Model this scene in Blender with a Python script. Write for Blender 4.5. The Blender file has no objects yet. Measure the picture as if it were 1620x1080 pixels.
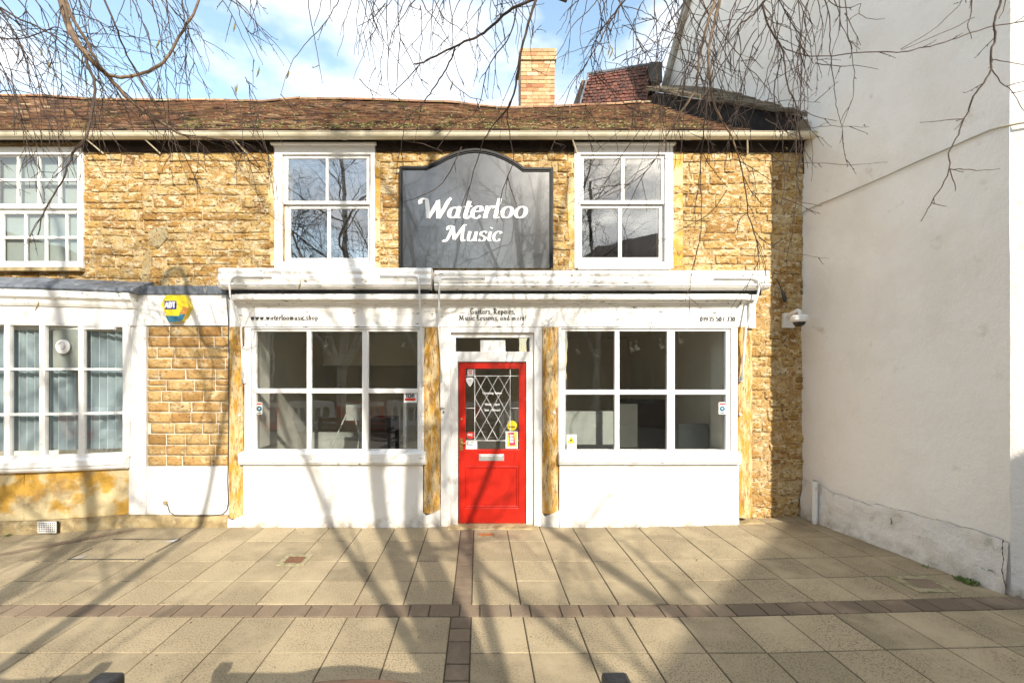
import bpy, bmesh, math, random
from mathutils import Vector, Matrix, noise
random.seed(7)
R = math.radians
SC = bpy.context.scene
COL = SC.collection

# ------------------------------------------------------------------ camera, sky, sun, exposure
cam = bpy.data.cameras.new('camera'); cam_o = bpy.data.objects.new('camera', cam); COL.objects.link(cam_o)
CAMY, CAMZ, F = -5.5, 1.905, 698.5
cam_o.location = (0, CAMY, CAMZ); cam_o.rotation_euler = (R(90), 0, 0)
cam.sensor_width = 36; cam.lens = 36*F/1620; cam.shift_x = 53/1620; cam.shift_y = 50/1620
cam.clip_start = 0.05; cam.clip_end = 2000
SC.camera = cam_o
SUN_EL, SUN_AZ = 31.0, 18.0            # azimuth: degrees to the right of straight behind the camera
sdir = Vector((math.cos(R(SUN_EL))*math.sin(R(SUN_AZ)), -math.cos(R(SUN_EL))*math.cos(R(SUN_AZ)), math.sin(R(SUN_EL))))
w = bpy.data.worlds.new('World'); SC.world = w; w.use_nodes = True
nt = w.node_tree; nt.nodes.clear()
out = nt.nodes.new('ShaderNodeOutputWorld'); bg = nt.nodes.new('ShaderNodeBackground')
sky = nt.nodes.new('ShaderNodeTexSky'); sky.sky_type = 'NISHITA'; sky.sun_disc = False
sky.sun_elevation = R(SUN_EL); sky.sun_rotation = math.atan2(sdir.x, sdir.y)
sky.air_density = 1.0; sky.dust_density = 0.6; sky.ozone_density = 1.3
tc = nt.nodes.new('ShaderNodeTexCoord'); mp = nt.nodes.new('ShaderNodeMapping'); mp.inputs['Scale'].default_value = (1.0, 1.0, 2.2)
mp.inputs['Location'].default_value = (0.35, 0.2, 0.1)
nz = nt.nodes.new('ShaderNodeTexNoise'); nz.inputs['Scale'].default_value = 3.6; nz.inputs['Detail'].default_value = 9; nz.inputs['Roughness'].default_value = 0.52
rp = nt.nodes.new('ShaderNodeValToRGB'); rp.color_ramp.elements[0].position = 0.40; rp.color_ramp.elements[1].position = 0.66
mx = nt.nodes.new('ShaderNodeMixRGB'); mx.inputs[2].default_value = (3.5, 3.5, 3.5, 1)
tint = nt.nodes.new('ShaderNodeMixRGB'); tint.blend_type = 'MULTIPLY'; tint.inputs[0].default_value = 1; tint.inputs[2].default_value = (1.12, 1.04, 0.86, 1)
L = nt.links.new
L(tc.outputs['Generated'], mp.inputs['Vector']); L(mp.outputs[0], nz.inputs['Vector']); L(nz.outputs[0], rp.inputs[0])
L(sky.outputs[0], tint.inputs[1]); L(tint.outputs[0], mx.inputs[1]); L(rp.outputs[0], mx.inputs[0]); L(mx.outputs[0], bg.inputs[0])
bg.inputs[1].default_value = 0.15; L(bg.outputs[0], out.inputs[0])
sl = bpy.data.lights.new('sun', 'SUN'); sl.energy = 2.6; sl.angle = R(0.5); sl.color = (1.0, 0.92, 0.79)
so = bpy.data.objects.new('sun', sl); COL.objects.link(so); so.rotation_euler = sdir.to_track_quat('Z', 'Y').to_euler()
SC.view_settings.view_transform = 'Standard'; SC.view_settings.look = 'None'
SC.view_settings.exposure = 1.6; SC.view_settings.gamma = 1
SC.render.engine = 'CYCLES'

# ------------------------------------------------------------------ measuring helpers (photo pixel + distance -> metres)
def X(px, Y=0.0): return (px-757)*(Y-CAMY)/F
def Z(py, Y=0.0): return CAMZ+(590-py)*(Y-CAMY)/F
def PT(px, py, Y): return Vector((X(px, Y), Y, Z(py, Y)))
def gz(x, y=0): return max(0, min(.075, .026*(x-1.9)))     # the pavement climbs gently to the right

# ------------------------------------------------------------------ mesh builder
class MB:
    def __init__(s): s.v = []; s.f = []; s.c = []
    def quad(s, a, b, c, d, col=1.0):
        i = len(s.v); s.v += [Vector(a), Vector(b), Vector(c), Vector(d)]; s.f.append((i, i+1, i+2, i+3)); s.c.append(col)
    def poly(s, pts, col=1.0):
        i = len(s.v); s.v += [Vector(p) for p in pts]; s.f.append(tuple(range(i, i+len(pts)))); s.c.append(col)
    def box(s, x0, x1, y0, y1, z0, z1, col=1.0, M=None, jit=0):
        p = [Vector((x, y, z)) for z in (z0, z1) for y in (y0, y1) for x in (x0, x1)]
        if jit: p = [q+Vector((random.uniform(-jit, jit), random.uniform(-jit, jit), random.uniform(-jit, jit))) for q in p]
        if M is not None: p = [M @ q for q in p]
        i = len(s.v); s.v += p
        for q in ((0, 2, 3, 1), (4, 5, 7, 6), (0, 1, 5, 4), (2, 6, 7, 3), (0, 4, 6, 2), (1, 3, 7, 5)):
            s.f.append(tuple(i+k for k in q)); s.c.append(col)
    def prism(s, pts, y0, y1, col=1.0):                       # xz outline extruded in y
        n = len(pts); i = len(s.v)
        s.v += [Vector((p[0], y0, p[1])) for p in pts]+[Vector((p[0], y1, p[1])) for p in pts]
        s.f.append(tuple(range(i, i+n))); s.c.append(col)
        s.f.append(tuple(range(i+2*n-1, i+n-1, -1))); s.c.append(col)
        for k in range(n):
            l = (k+1) % n; s.f.append((i+k, i+n+k, i+n+l, i+l)); s.c.append(col)
    def profile(s, pts, x0, x1, col=1.0, warp=None, seg=1):   # yz outline run along x
        n = len(pts); i = len(s.v)
        for k in range(seg+1):
            x = x0+(x1-x0)*k/seg
            s.v += [Vector((x, p[0], p[1])) for p in pts]
        s.f.append(tuple(range(i, i+n))); s.c.append(col)
        s.f.append(tuple(range(i+seg*n+n-1, i+seg*n-1, -1))); s.c.append(col)
        for g in range(seg):
            for k in range(n):
                l = (k+1) % n; a = i+g*n; b = a+n
                s.f.append((a+k, b+k, b+l, a+l)); s.c.append(col)
    def tube(s, pts, rad, n=6, col=1.0, cap=True):
        pts = [Vector(p) for p in pts]; m = len(pts)
        if isinstance(rad, (int, float)): rad = [rad]*m
        d = (pts[1]-pts[0]).normalized()
        up = Vector((0, 0, 1)) if abs(d.z) < .9 else Vector((1, 0, 0))
        u = d.cross(up).normalized(); i = len(s.v)
        for k in range(m):
            if k == 0: t = pts[1]-pts[0]
            elif k == m-1: t = pts[k]-pts[k-1]
            else: t = (pts[k+1]-pts[k-1])
            if t.length < 1e-9: t = d.copy()
            t.normalize(); u = (u-t*u.dot(t))
            if u.length < 1e-6: u = t.orthogonal()
            u.normalize(); v = t.cross(u)
            for j in range(n):
                a = 2*math.pi*j/n
                s.v.append(pts[k]+(u*math.cos(a)+v*math.sin(a))*rad[k])
        for k in range(m-1):
            for j in range(n):
                l = (j+1) % n; a = i+k*n; b = a+n
                s.f.append((a+j, a+l, b+l, b+j)); s.c.append(col)
        if cap:
            s.f.append(tuple(i+n-1-j for j in range(n))); s.c.append(col)
            s.f.append(tuple(i+(m-1)*n+j for j in range(n))); s.c.append(col)
    def lathe(s, prof, c, axis='z', n=20, col=1.0):
        i = len(s.v); m = len(prof)
        for r, h in prof:
            for j in range(n):
                a = 2*math.pi*j/n; p, q = r*math.cos(a), r*math.sin(a)
                s.v.append(Vector(c)+(Vector((p, q, h)) if axis == 'z' else Vector((p, h, q)) if axis == 'y' else Vector((h, p, q))))
        for k in range(m-1):
            for j in range(n):
                l = (j+1) % n; a = i+k*n; b = a+n
                s.f.append((a+j, a+l, b+l, b+j)); s.c.append(col)
        s.f.append(tuple(i+n-1-j for j in range(n))); s.c.append(col)
        s.f.append(tuple(i+(m-1)*n+j for j in range(n))); s.c.append(col)
    def plate(s, x0, x1, z0, z1, holes, yf, yb, col=1.0):     # slab in the xz plane with rectangular openings
        xs = sorted({x0, x1} | {min(max(h[k], x0), x1) for h in holes for k in (0, 1)})
        zs = sorted({z0, z1} | {min(max(h[k], z0), z1) for h in holes for k in (2, 3)})
        def solid(i, j):
            if not (0 <= i < len(xs)-1 and 0 <= j < len(zs)-1): return False
            cx, cz = (xs[i]+xs[i+1])/2, (zs[j]+zs[j+1])/2
            return not any(h[0] < cx < h[1] and h[2] < cz < h[3] for h in holes)
        for i in range(len(xs)-1):
            for j in range(len(zs)-1):
                if not solid(i, j): continue
                a, b, c, d = xs[i], xs[i+1], zs[j], zs[j+1]
                s.quad((a, yf, c), (b, yf, c), (b, yf, d), (a, yf, d), col)
                s.quad((b, yb, c), (a, yb, c), (a, yb, d), (b, yb, d), col)
                if not solid(i-1, j): s.quad((a, yb, c), (a, yf, c), (a, yf, d), (a, yb, d), col)
                if not solid(i+1, j): s.quad((b, yf, c), (b, yb, c), (b, yb, d), (b, yf, d), col)
                if not solid(i, j-1): s.quad((a, yb, c), (b, yb, c), (b, yf, c), (a, yf, c), col)
                if not solid(i, j+1): s.quad((a, yf, d), (b, yf, d), (b, yb, d), (a, yb, d), col)
    def warp(s, fn): s.v = [fn(p) for p in s.v]
    def build(s, name, mat, parent=None, smooth=False, bevel=0, origin=None, merge=False, label=None, kind=None):
        o0 = Vector(origin) if origin is not None else (world_loc(parent) if parent is not None else Vector((0, 0, 0)))
        me = bpy.data.meshes.new(name); me.from_pydata([tuple(p-o0) for p in s.v], [], s.f)
        at = me.attributes.new('tone', 'FLOAT', 'FACE')
        at.data.foreach_set('value', [c if isinstance(c, (int, float)) else c[0] for c in s.c])
        if smooth: me.polygons.foreach_set('use_smooth', [True]*len(me.polygons))
        o = bpy.data.objects.new(name, me); COL.objects.link(o); me.materials.append(mat)
        if merge or bevel:
            bm = bmesh.new(); bm.from_mesh(me); bmesh.ops.remove_doubles(bm, verts=bm.verts, dist=1e-5)
            bmesh.ops.recalc_face_normals(bm, faces=bm.faces); bm.to_mesh(me); bm.free()
        if bevel:
            m = o.modifiers.new('bevel', 'BEVEL'); m.width = bevel; m.segments = 2; m.limit_method = 'ANGLE'; m.angle_limit = R(40); m.use_clamp_overlap = True
        if parent is not None:
            o.parent = parent; o.location = o0-world_loc(parent)
        else: o.location = o0
        if label: o['label'] = label
        if kind: o['kind'] = kind
        return o
def world_loc(o):
    p = Vector((0, 0, 0))
    while o is not None: p = p+o.location; o = o.parent
    return p
def thing(name, label, cat, loc=(0, 0, 0), group=None):
    o = bpy.data.objects.new(name, None); COL.objects.link(o); o.location = loc; o.empty_display_size = .2
    o['label'] = label; o['category'] = cat
    if group: o['group'] = group
    return o
def tag(o, label, cat, group=None):
    o['label'] = label; o['category'] = cat
    if group: o['group'] = group
    return o
def copy_tree(o, parent=None, label=None):
    c = o.copy(); COL.objects.link(c); c.parent = parent
    if label: c['label'] = label
    for ch in list(o.children): copy_tree(ch, c)
    return c

# ------------------------------------------------------------------ materials
def mat(name, col, rough=.6, col2=None, scale=6, detail=6, lo=.35, hi=.65, bump=0, bscale=40, bdist=.01, tone=False, tcol=None,
        metal=0, spec=.5, stretch=(1, 1, 1), stain=None, sscale=2, slo=.55, shi=.7, coat=0, grime=0, speck=None):
    m = bpy.data.materials.new(name); m.use_nodes = True; t = m.node_tree; n = t.nodes; l = t.links.new
    b = n['Principled BSDF']; b.inputs['Roughness'].default_value = rough; b.inputs['Metallic'].default_value = metal
    b.inputs['Specular IOR Level'].default_value = spec; b.inputs['Coat Weight'].default_value = coat
    g = n.new('ShaderNodeNewGeometry'); mpn = n.new('ShaderNodeMapping'); mpn.inputs['Scale'].default_value = stretch
    l(g.outputs['Position'], mpn.inputs['Vector'])
    def noise_fac(sc, dt, a, bb):
        z = n.new('ShaderNodeTexNoise'); z.inputs['Scale'].default_value = sc; z.inputs['Detail'].default_value = dt; z.inputs['Roughness'].default_value = .62
        l(mpn.outputs[0], z.inputs['Vector']); r = n.new('ShaderNodeMapRange'); r.inputs['From Min'].default_value = a; r.inputs['From Max'].default_value = bb
        l(z.outputs[0], r.inputs['Value']); return r.outputs[0]
    rgb = n.new('ShaderNodeRGB'); rgb.outputs[0].default_value = (*col, 1); cur = rgb.outputs[0]
    def mix(fac, c, other, mode='MIX'):
        x = n.new('ShaderNodeMixRGB'); x.blend_type = mode
        if isinstance(fac, float): x.inputs[0].default_value = fac
        else: l(fac, x.inputs[0])
        l(c, x.inputs[1])
        if isinstance(other, tuple): x.inputs[2].default_value = (*other, 1)
        else: l(other, x.inputs[2])
        return x.outputs[0]
    if tone and tcol:
        a = n.new('ShaderNodeAttribute'); a.attribute_name = 'tone'
        r = n.new('ShaderNodeValToRGB'); r.color_ramp.elements.remove(r.color_ramp.elements[0])
        for i, (p, c) in enumerate(tcol):
            e = r.color_ramp.elements[0] if i == 0 else r.color_ramp.elements.new(p)
            e.position = p; e.color = (*c, 1)
        l(a.outputs['Fac'], r.inputs[0]); cur = r.outputs[0]
    elif tone:
        a = n.new('ShaderNodeAttribute'); a.attribute_name = 'tone'; cur = mix(1.0, cur, a.outputs['Color'], 'MULTIPLY')
    if col2: cur = mix(noise_fac(scale, detail, lo, hi), cur, col2)
    if stain: cur = mix(noise_fac(sscale, 8, slo, shi), cur, stain)
    if speck: cur = mix(noise_fac(34, 10, .56, .63), cur, speck)
    if grime:                                                   # splashed dirt just above the pavement
        sp = n.new('ShaderNodeSeparateXYZ'); l(g.outputs['Position'], sp.inputs[0]); r = n.new('ShaderNodeMapRange'); r.inputs['From Min'].default_value = grime; r.inputs['From Max'].default_value = -.02
        l(sp.outputs['Z'], r.inputs['Value']); mm = n.new('ShaderNodeMath'); mm.operation = 'MULTIPLY'; l(r.outputs[0], mm.inputs[0]); l(noise_fac(7, 9, .38, .62), mm.inputs[1]); cur = mix(mm.outputs[0], cur, (.24, .19, .12))
    l(cur, b.inputs['Base Color'])
    if bump:
        z = n.new('ShaderNodeTexNoise'); z.inputs['Scale'].default_value = bscale; z.inputs['Detail'].default_value = 8; z.inputs['Roughness'].default_value = .7
        l(mpn.outputs[0], z.inputs['Vector']); bn = n.new('ShaderNodeBump'); bn.inputs['Strength'].default_value = bump; bn.inputs['Distance'].default_value = bdist
        l(z.outputs[0], bn.inputs['Height']); l(bn.outputs[0], b.inputs['Normal'])
    return m
def glass_mat(name, refl, tintc=(.97, .985, .98), rough=0.0):
    m = bpy.data.materials.new(name); m.use_nodes = True; t = m.node_tree; n = t.nodes; l = t.links.new
    n.remove(n['Principled BSDF']); o = n['Material Output']
    tr = n.new('ShaderNodeBsdfTransparent'); tr.inputs[0].default_value = (*tintc, 1)
    gl = n.new('ShaderNodeBsdfGlossy'); gl.inputs['Roughness'].default_value = rough; gl.inputs[0].default_value = (.95, .97, 1, 1)
    nz = n.new('ShaderNodeTexNoise'); nz.inputs['Scale'].default_value = 2.3; g = n.new('ShaderNodeNewGeometry'); l(g.outputs['Position'], nz.inputs['Vector'])
    bn = n.new('ShaderNodeBump'); bn.inputs['Strength'].default_value = .12; bn.inputs['Distance'].default_value = .01; l(nz.outputs[0], bn.inputs['Height']); l(bn.outputs[0], gl.inputs['Normal'])
    lw = n.new('ShaderNodeLayerWeight'); lw.inputs['Blend'].default_value = .12
    ma = n.new('ShaderNodeMath'); ma.operation = 'MULTIPLY_ADD'; ma.inputs[1].default_value = .7; ma.inputs[2].default_value = refl; l(lw.outputs['Fresnel'], ma.inputs[0])
    mi = n.new('ShaderNodeMixShader'); l(ma.outputs[0], mi.inputs[0]); l(tr.outputs[0], mi.inputs[1]); l(gl.outputs[0], mi.inputs[2]); l(mi.outputs[0], o.inputs[0])
    return m

HAM = [(0, (.26, .13, .035)), (.25, (.42, .235, .065)), (.5, (.52, .325, .10)), (.75, (.58, .41, .17)), (1, (.64, .51, .30))]
M = {}
M['ham'] = mat('rough_ham_stone', (1, 1, 1), .9, (.36, .185, .05), 11, 10, .515, .62, bump=1.0, bscale=30, bdist=.035, tone=True, tcol=HAM, stain=(.70, .58, .37), sscale=13, slo=.51, shi=.60, stretch=(.8, 1, 1.6), speck=(.07, .032, .012))
M['dressed'] = mat('dressed_ham_stone', (1, 1, 1), .85, (.34, .18, .045), 12, 9, .50, .66, bump=.9, bscale=35, bdist=.02, speck=(.16, .085, .03), stain=(.62, .50, .30), sscale=9, slo=.54, shi=.66, stretch=(.7, 1, 1.4), tone=True,
                   tcol=[(0, (.34, .18, .05)), (.4, (.46, .28, .10)), (.7, (.50, .34, .14)), (1, (.56, .42, .22))])
M['mortar'] = mat('pale_mortar', (.44, .27, .10), .95, (.62, .48, .27), 9, 8, .42, .6, bump=1, bscale=25, bdist=.04, stain=(.10, .05, .02), sscale=24, slo=.56, shi=.66)
M['patch'] = mat('repair_mortar', (.44, .36, .21), .95, (.36, .26, .12), 9, 9, .45, .62, bump=.9, bscale=30, bdist=.03, speck=(.14, .08, .03))
M['mortar_white'] = mat('white_mortar', (.62, .55, .42), .95, (.70, .66, .58), 9, 6, .4, .6, bump=.5, bscale=50)
M['panel_stone'] = mat('veined_ham_stone', (.60, .49, .28), .85, (.54, .31, .05), 3.0, 9, .46, .56, bump=.9, bscale=22, bdist=.02, stain=(.32, .21, .10), sscale=3.2, slo=.56, shi=.72)
M['plinth'] = mat('weathered_plinth_stone', (.42, .32, .16), .9, (.22, .16, .08), 6, 8, .42, .66, bump=.9, bscale=22, bdist=.02, stain=(.50, .42, .26), sscale=9, slo=.5, shi=.7)
M['white'] = mat('white_gloss_paint', (.77, .76, .74), .38, (.66, .64, .60), 5, 8, .52, .8, bump=.2, bscale=30, grime=.12, stain=(.52, .48, .40), sscale=13, slo=.61, shi=.74)
M['white_dirty'] = mat('peeling_white_paint', (.80, .79, .76), .45, (.60, .57, .50), 7, 9, .53, .75, bump=.25, bscale=35, stain=(.10, .075, .045), sscale=19, slo=.625, shi=.665, stretch=(.5, 1, 1.8))
M['render'] = mat('white_masonry_paint', (.77, .755, .72), .75, (.62, .59, .52), 3.5, 9, .54, .76, bump=.5, bscale=14, bdist=.012, grime=.16, stain=(.52, .46, .36), sscale=5, slo=.66, shi=.80)
M['wall_render'] = mat('aged_white_render', (.83, .80, .75), .85, (.74, .705, .64), 1.3, 10, .45, .72, bump=.85, bscale=9, bdist=.02, stain=(.55, .50, .42), sscale=3.5, slo=.64, shi=.80)
M['wall_base'] = mat('lumpy_white_render', (.79, .765, .72), .9, (.62, .57, .49), 3, 10, .48, .7, bump=1.0, bscale=10, bdist=.04, stain=(.30, .27, .19), sscale=6, slo=.60, shi=.74, grime=.22)
M['ochre'] = mat('stained_ochre_stone', (.60, .45, .24), .8, (.52, .27, .03), 7, 9, .46, .58, bump=.9, bscale=30, bdist=.015, stretch=(2.0, 1, .5), stain=(.30, .14, .025), sscale=9, slo=.54, shi=.64, speck=(.22, .14, .06))
M['door'] = mat('red_door_paint', (.50, .016, .008), .28, (.40, .013, .006), 4, 7, .45, .7, bump=.08, bscale=40, stain=(.30, .02, .012), sscale=9, slo=.64, shi=.8, spec=.4)
M['tile'] = mat('clay_roof_tile', (1, 1, 1), .9, (.075, .045, .03), 9, 8, .50, .70, bump=.7, bscale=45, tone=True,
                tcol=[(0, (.045, .03, .022)), (.25, (.13, .07, .045)), (.5, (.21, .115, .065)), (.7, (.30, .15, .08)), (.85, (.31, .22, .13)), (1, (.46, .37, .23))], stain=(.13, .125, .04), sscale=2.6, slo=.55, shi=.72)
M['tile_red'] = mat('red_hung_tile', (1, 1, 1), .85, (.08, .03, .02), 8, 8, .5, .7, bump=.6, bscale=45, tone=True,
                    tcol=[(0, (.05, .024, .018)), (.5, (.11, .036, .024)), (1, (.17, .06, .038))])
M['slate'] = mat('stone_slate', (1, 1, 1), .9, (.12, .10, .07), 8, 8, .45, .7, bump=.8, bscale=30, tone=True,
                 tcol=[(0, (.03, .024, .016)), (.5, (.09, .068, .04)), (1, (.17, .13, .08))], stain=(.13, .12, .03), sscale=6, slo=.56, shi=.7)
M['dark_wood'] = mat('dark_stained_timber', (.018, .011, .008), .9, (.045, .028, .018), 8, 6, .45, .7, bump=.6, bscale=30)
M['lead'] = mat('lead_flashing', (.15, .17, .20), .6, (.07, .08, .095), 6, 8, .42, .62, bump=.6, bscale=14, bdist=.015, stain=(.45, .44, .42), sscale=7, slo=.6, shi=.75, stretch=(1.6, 1, .8))
M['gutter'] = mat('cream_gutter_plastic', (.62, .56, .42), .45, (.48, .42, .29), 3, 8, .45, .7, bump=.1, stain=(.30, .25, .15), sscale=9, slo=.62, shi=.78)
M['brick'] = mat('chimney_brick', (1, 1, 1), .9, (.24, .12, .06), 12, 8, .52, .75, bump=.7, bscale=40, tone=True,
                 tcol=[(0, (.26, .09, .045)), (.35, (.38, .19, .09)), (.7, (.48, .33, .18)), (1, (.58, .46, .30))])
M['brick_red'] = mat('street_brick', (.14, .085, .06), .9, (.10, .06, .045), 3, 8, .4, .7, bump=.4)
M['slab'] = mat('concrete_paving', (.345, .278, .172), .88, (.15, .115, .07), 85, 4, .48, .64, bump=.45, bscale=130, bdist=.004, tone=True, stain=(.40, .325, .205), sscale=1.7, slo=.46, shi=.72)
M['sett'] = mat('brown_paving_block', (.20, .145, .095), .88, (.105, .078, .055), 90, 4, .50, .68, bump=.45, bscale=130, bdist=.004, tone=True, stain=(.26, .20, .135), sscale=2, slo=.5, shi=.75)
M['joint'] = mat('paving_joint_sand', (.075, .055, .035), .95, (.12, .09, .055), 20, 5, .4, .6, bump=.5)
M['asphalt'] = mat('street_paving', (.26, .22, .16), .9, (.17, .14, .10), 30, 6, .4, .65, bump=.3)
M['black'] = mat('black_gloss_paint', (.004, .004, .005), .5, (.009, .009, .009), 10, 5, .5, .8, spec=.25)
M['iron'] = mat('black_cast_iron', (.008, .009, .011), .38, (.03, .035, .045), 22, 6, .5, .7, bump=.35, bscale=60, spec=.6)
M['bench'] = mat('dark_bench_timber', (.13, .075, .045), .55, (.07, .04, .025), 30, 6, .45, .65, bump=.3, bscale=50, stretch=(.3, 2, 2))
M['brass'] = mat('aged_brass', (.52, .36, .14), .35, (.30, .20, .08), 60, 5, .45, .7, metal=.9)
M['steel'] = mat('brushed_steel', (.62, .62, .62), .35, (.5, .5, .5), 60, 4, .4, .7, metal=.7)
M['galv'] = mat('galvanised_steel', (.55, .56, .57), .4, (.4, .41, .42), 20, 5, .4, .7, metal=.5)
M['iron_cover'] = mat('rusty_drain_iron', (.20, .085, .035), .8, (.10, .05, .03), 60, 5, .4, .65, bump=.9, bscale=90)
M['cover_frame'] = mat('mossy_concrete', (.34, .29, .18), .95, (.19, .18, .09), 20, 6, .45, .6, bump=.6)
M['brick_cover'] = mat('terracotta_cover', (.42, .16, .055), .8, (.30, .10, .04), 30, 5, .4, .7, bump=.5)
M['cable'] = mat('black_cable', (.02, .02, .02), .5, (.05, .05, .05), 10)
M['cable_cream'] = mat('cream_cable', (.42, .38, .28), .6, (.34, .30, .20), 10)
M['bark'] = mat('birch_twig_bark', (.075, .048, .032), .75, (.045, .028, .018), 24, 6, .4, .65, bump=.5, bscale=80, bdist=.004)
M['bark_pale'] = mat('tan_branch_bark', (.23, .155, .095), .75, (.10, .062, .038), 20, 6, .45, .7, bump=.6, bscale=60, bdist=.006)
M['trunk'] = mat('silver_birch_bark', (.45, .42, .38), .8, (.06, .05, .045), 5, 8, .52, .6, bump=.7, bscale=20, stretch=(1, 1, 3))
M['catkin'] = mat('green_catkin', (.30, .28, .08), .8, (.22, .16, .06), 200, 3, .4, .6, bump=.6, bscale=300)
M['leaf'] = mat('weed_green', (.10, .17, .035), .7, (.16, .20, .06), 30)
M['room'] = mat('shop_interior_paint', (.80, .77, .68), .8, (.76, .73, .64), 2)
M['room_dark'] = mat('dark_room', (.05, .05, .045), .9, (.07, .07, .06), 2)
M['carpet'] = mat('brown_carpet', (.34, .30, .25), .95, (.27, .24, .20), 12)
M['grey_panel'] = mat('pale_grey_panel', (.34, .35, .32), .7, (.29, .30, .28), 2)
M['blind_grey'] = mat('grey_green_roller_blind', (.27, .30, .28), .8, (.24, .27, .25), 2)
M['blind'] = mat('blue_grey_blind', (.34, .42, .46), .8, (.28, .35, .40), 5)
M['letter_white'] = mat('white_vinyl', (.80, .80, .79), .5, (.76, .76, .75), 9)
M['letter_black'] = mat('black_vinyl', (.02, .02, .02), .5, (.05, .05, .05), 60)
M['letter_blue'] = mat('navy_print', (.01, .015, .20), .5, (.02, .03, .24), 20)
M['yellow'] = mat('yellow_plastic', (.80, .62, .02), .4, (.72, .54, .02), 6)
M['orange'] = mat('orange_print', (.75, .34, .05), .5, (.65, .28, .04), 6)
M['teal'] = mat('teal_print', (.02, .16, .24), .5, (.02, .10, .18), 12)
M['red_print'] = mat('red_print', (.62, .03, .02), .45, (.5, .03, .02), 6)
M['magenta'] = mat('magenta_print', (.42, .02, .12), .5, (.36, .02, .10), 6)
M['paper'] = mat('white_paper', (.76, .76, .74), .7, (.72, .72, .70), 6)
M['red_plastic'] = mat('red_barrier_plastic', (.60, .035, .02), .45, (.5, .03, .02), 6)
M['white_plastic'] = mat('white_barrier_plastic', (.75, .74, .72), .45, (.65, .64, .62), 6)
M['dark_dome'] = mat('smoked_dome', (.015, .015, .018), .08, (.02, .02, .02), 6)
M['glass'] = glass_mat('shop_glass', .07)
M['glass_up'] = glass_mat('upper_glass', .20)
M['glass_up_right'] = glass_mat('upper_right_glass', .11)
M['glass_left'] = glass_mat('neighbour_glass', .08)
# glossy dark sign face
sg = mat('glossy_black_sign', (.008, .008, .009), .20, (.012, .012, .013), 3, spec=1.0, coat=1.0)
sg.node_tree.nodes['Principled BSDF'].inputs['Coat Roughness'].default_value = .035
sg.node_tree.nodes['Principled BSDF'].inputs['Coat IOR'].default_value = 1.66
sg.node_tree.nodes['Principled BSDF'].inputs['IOR'].default_value = 1.5
M['sign'] = sg

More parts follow.
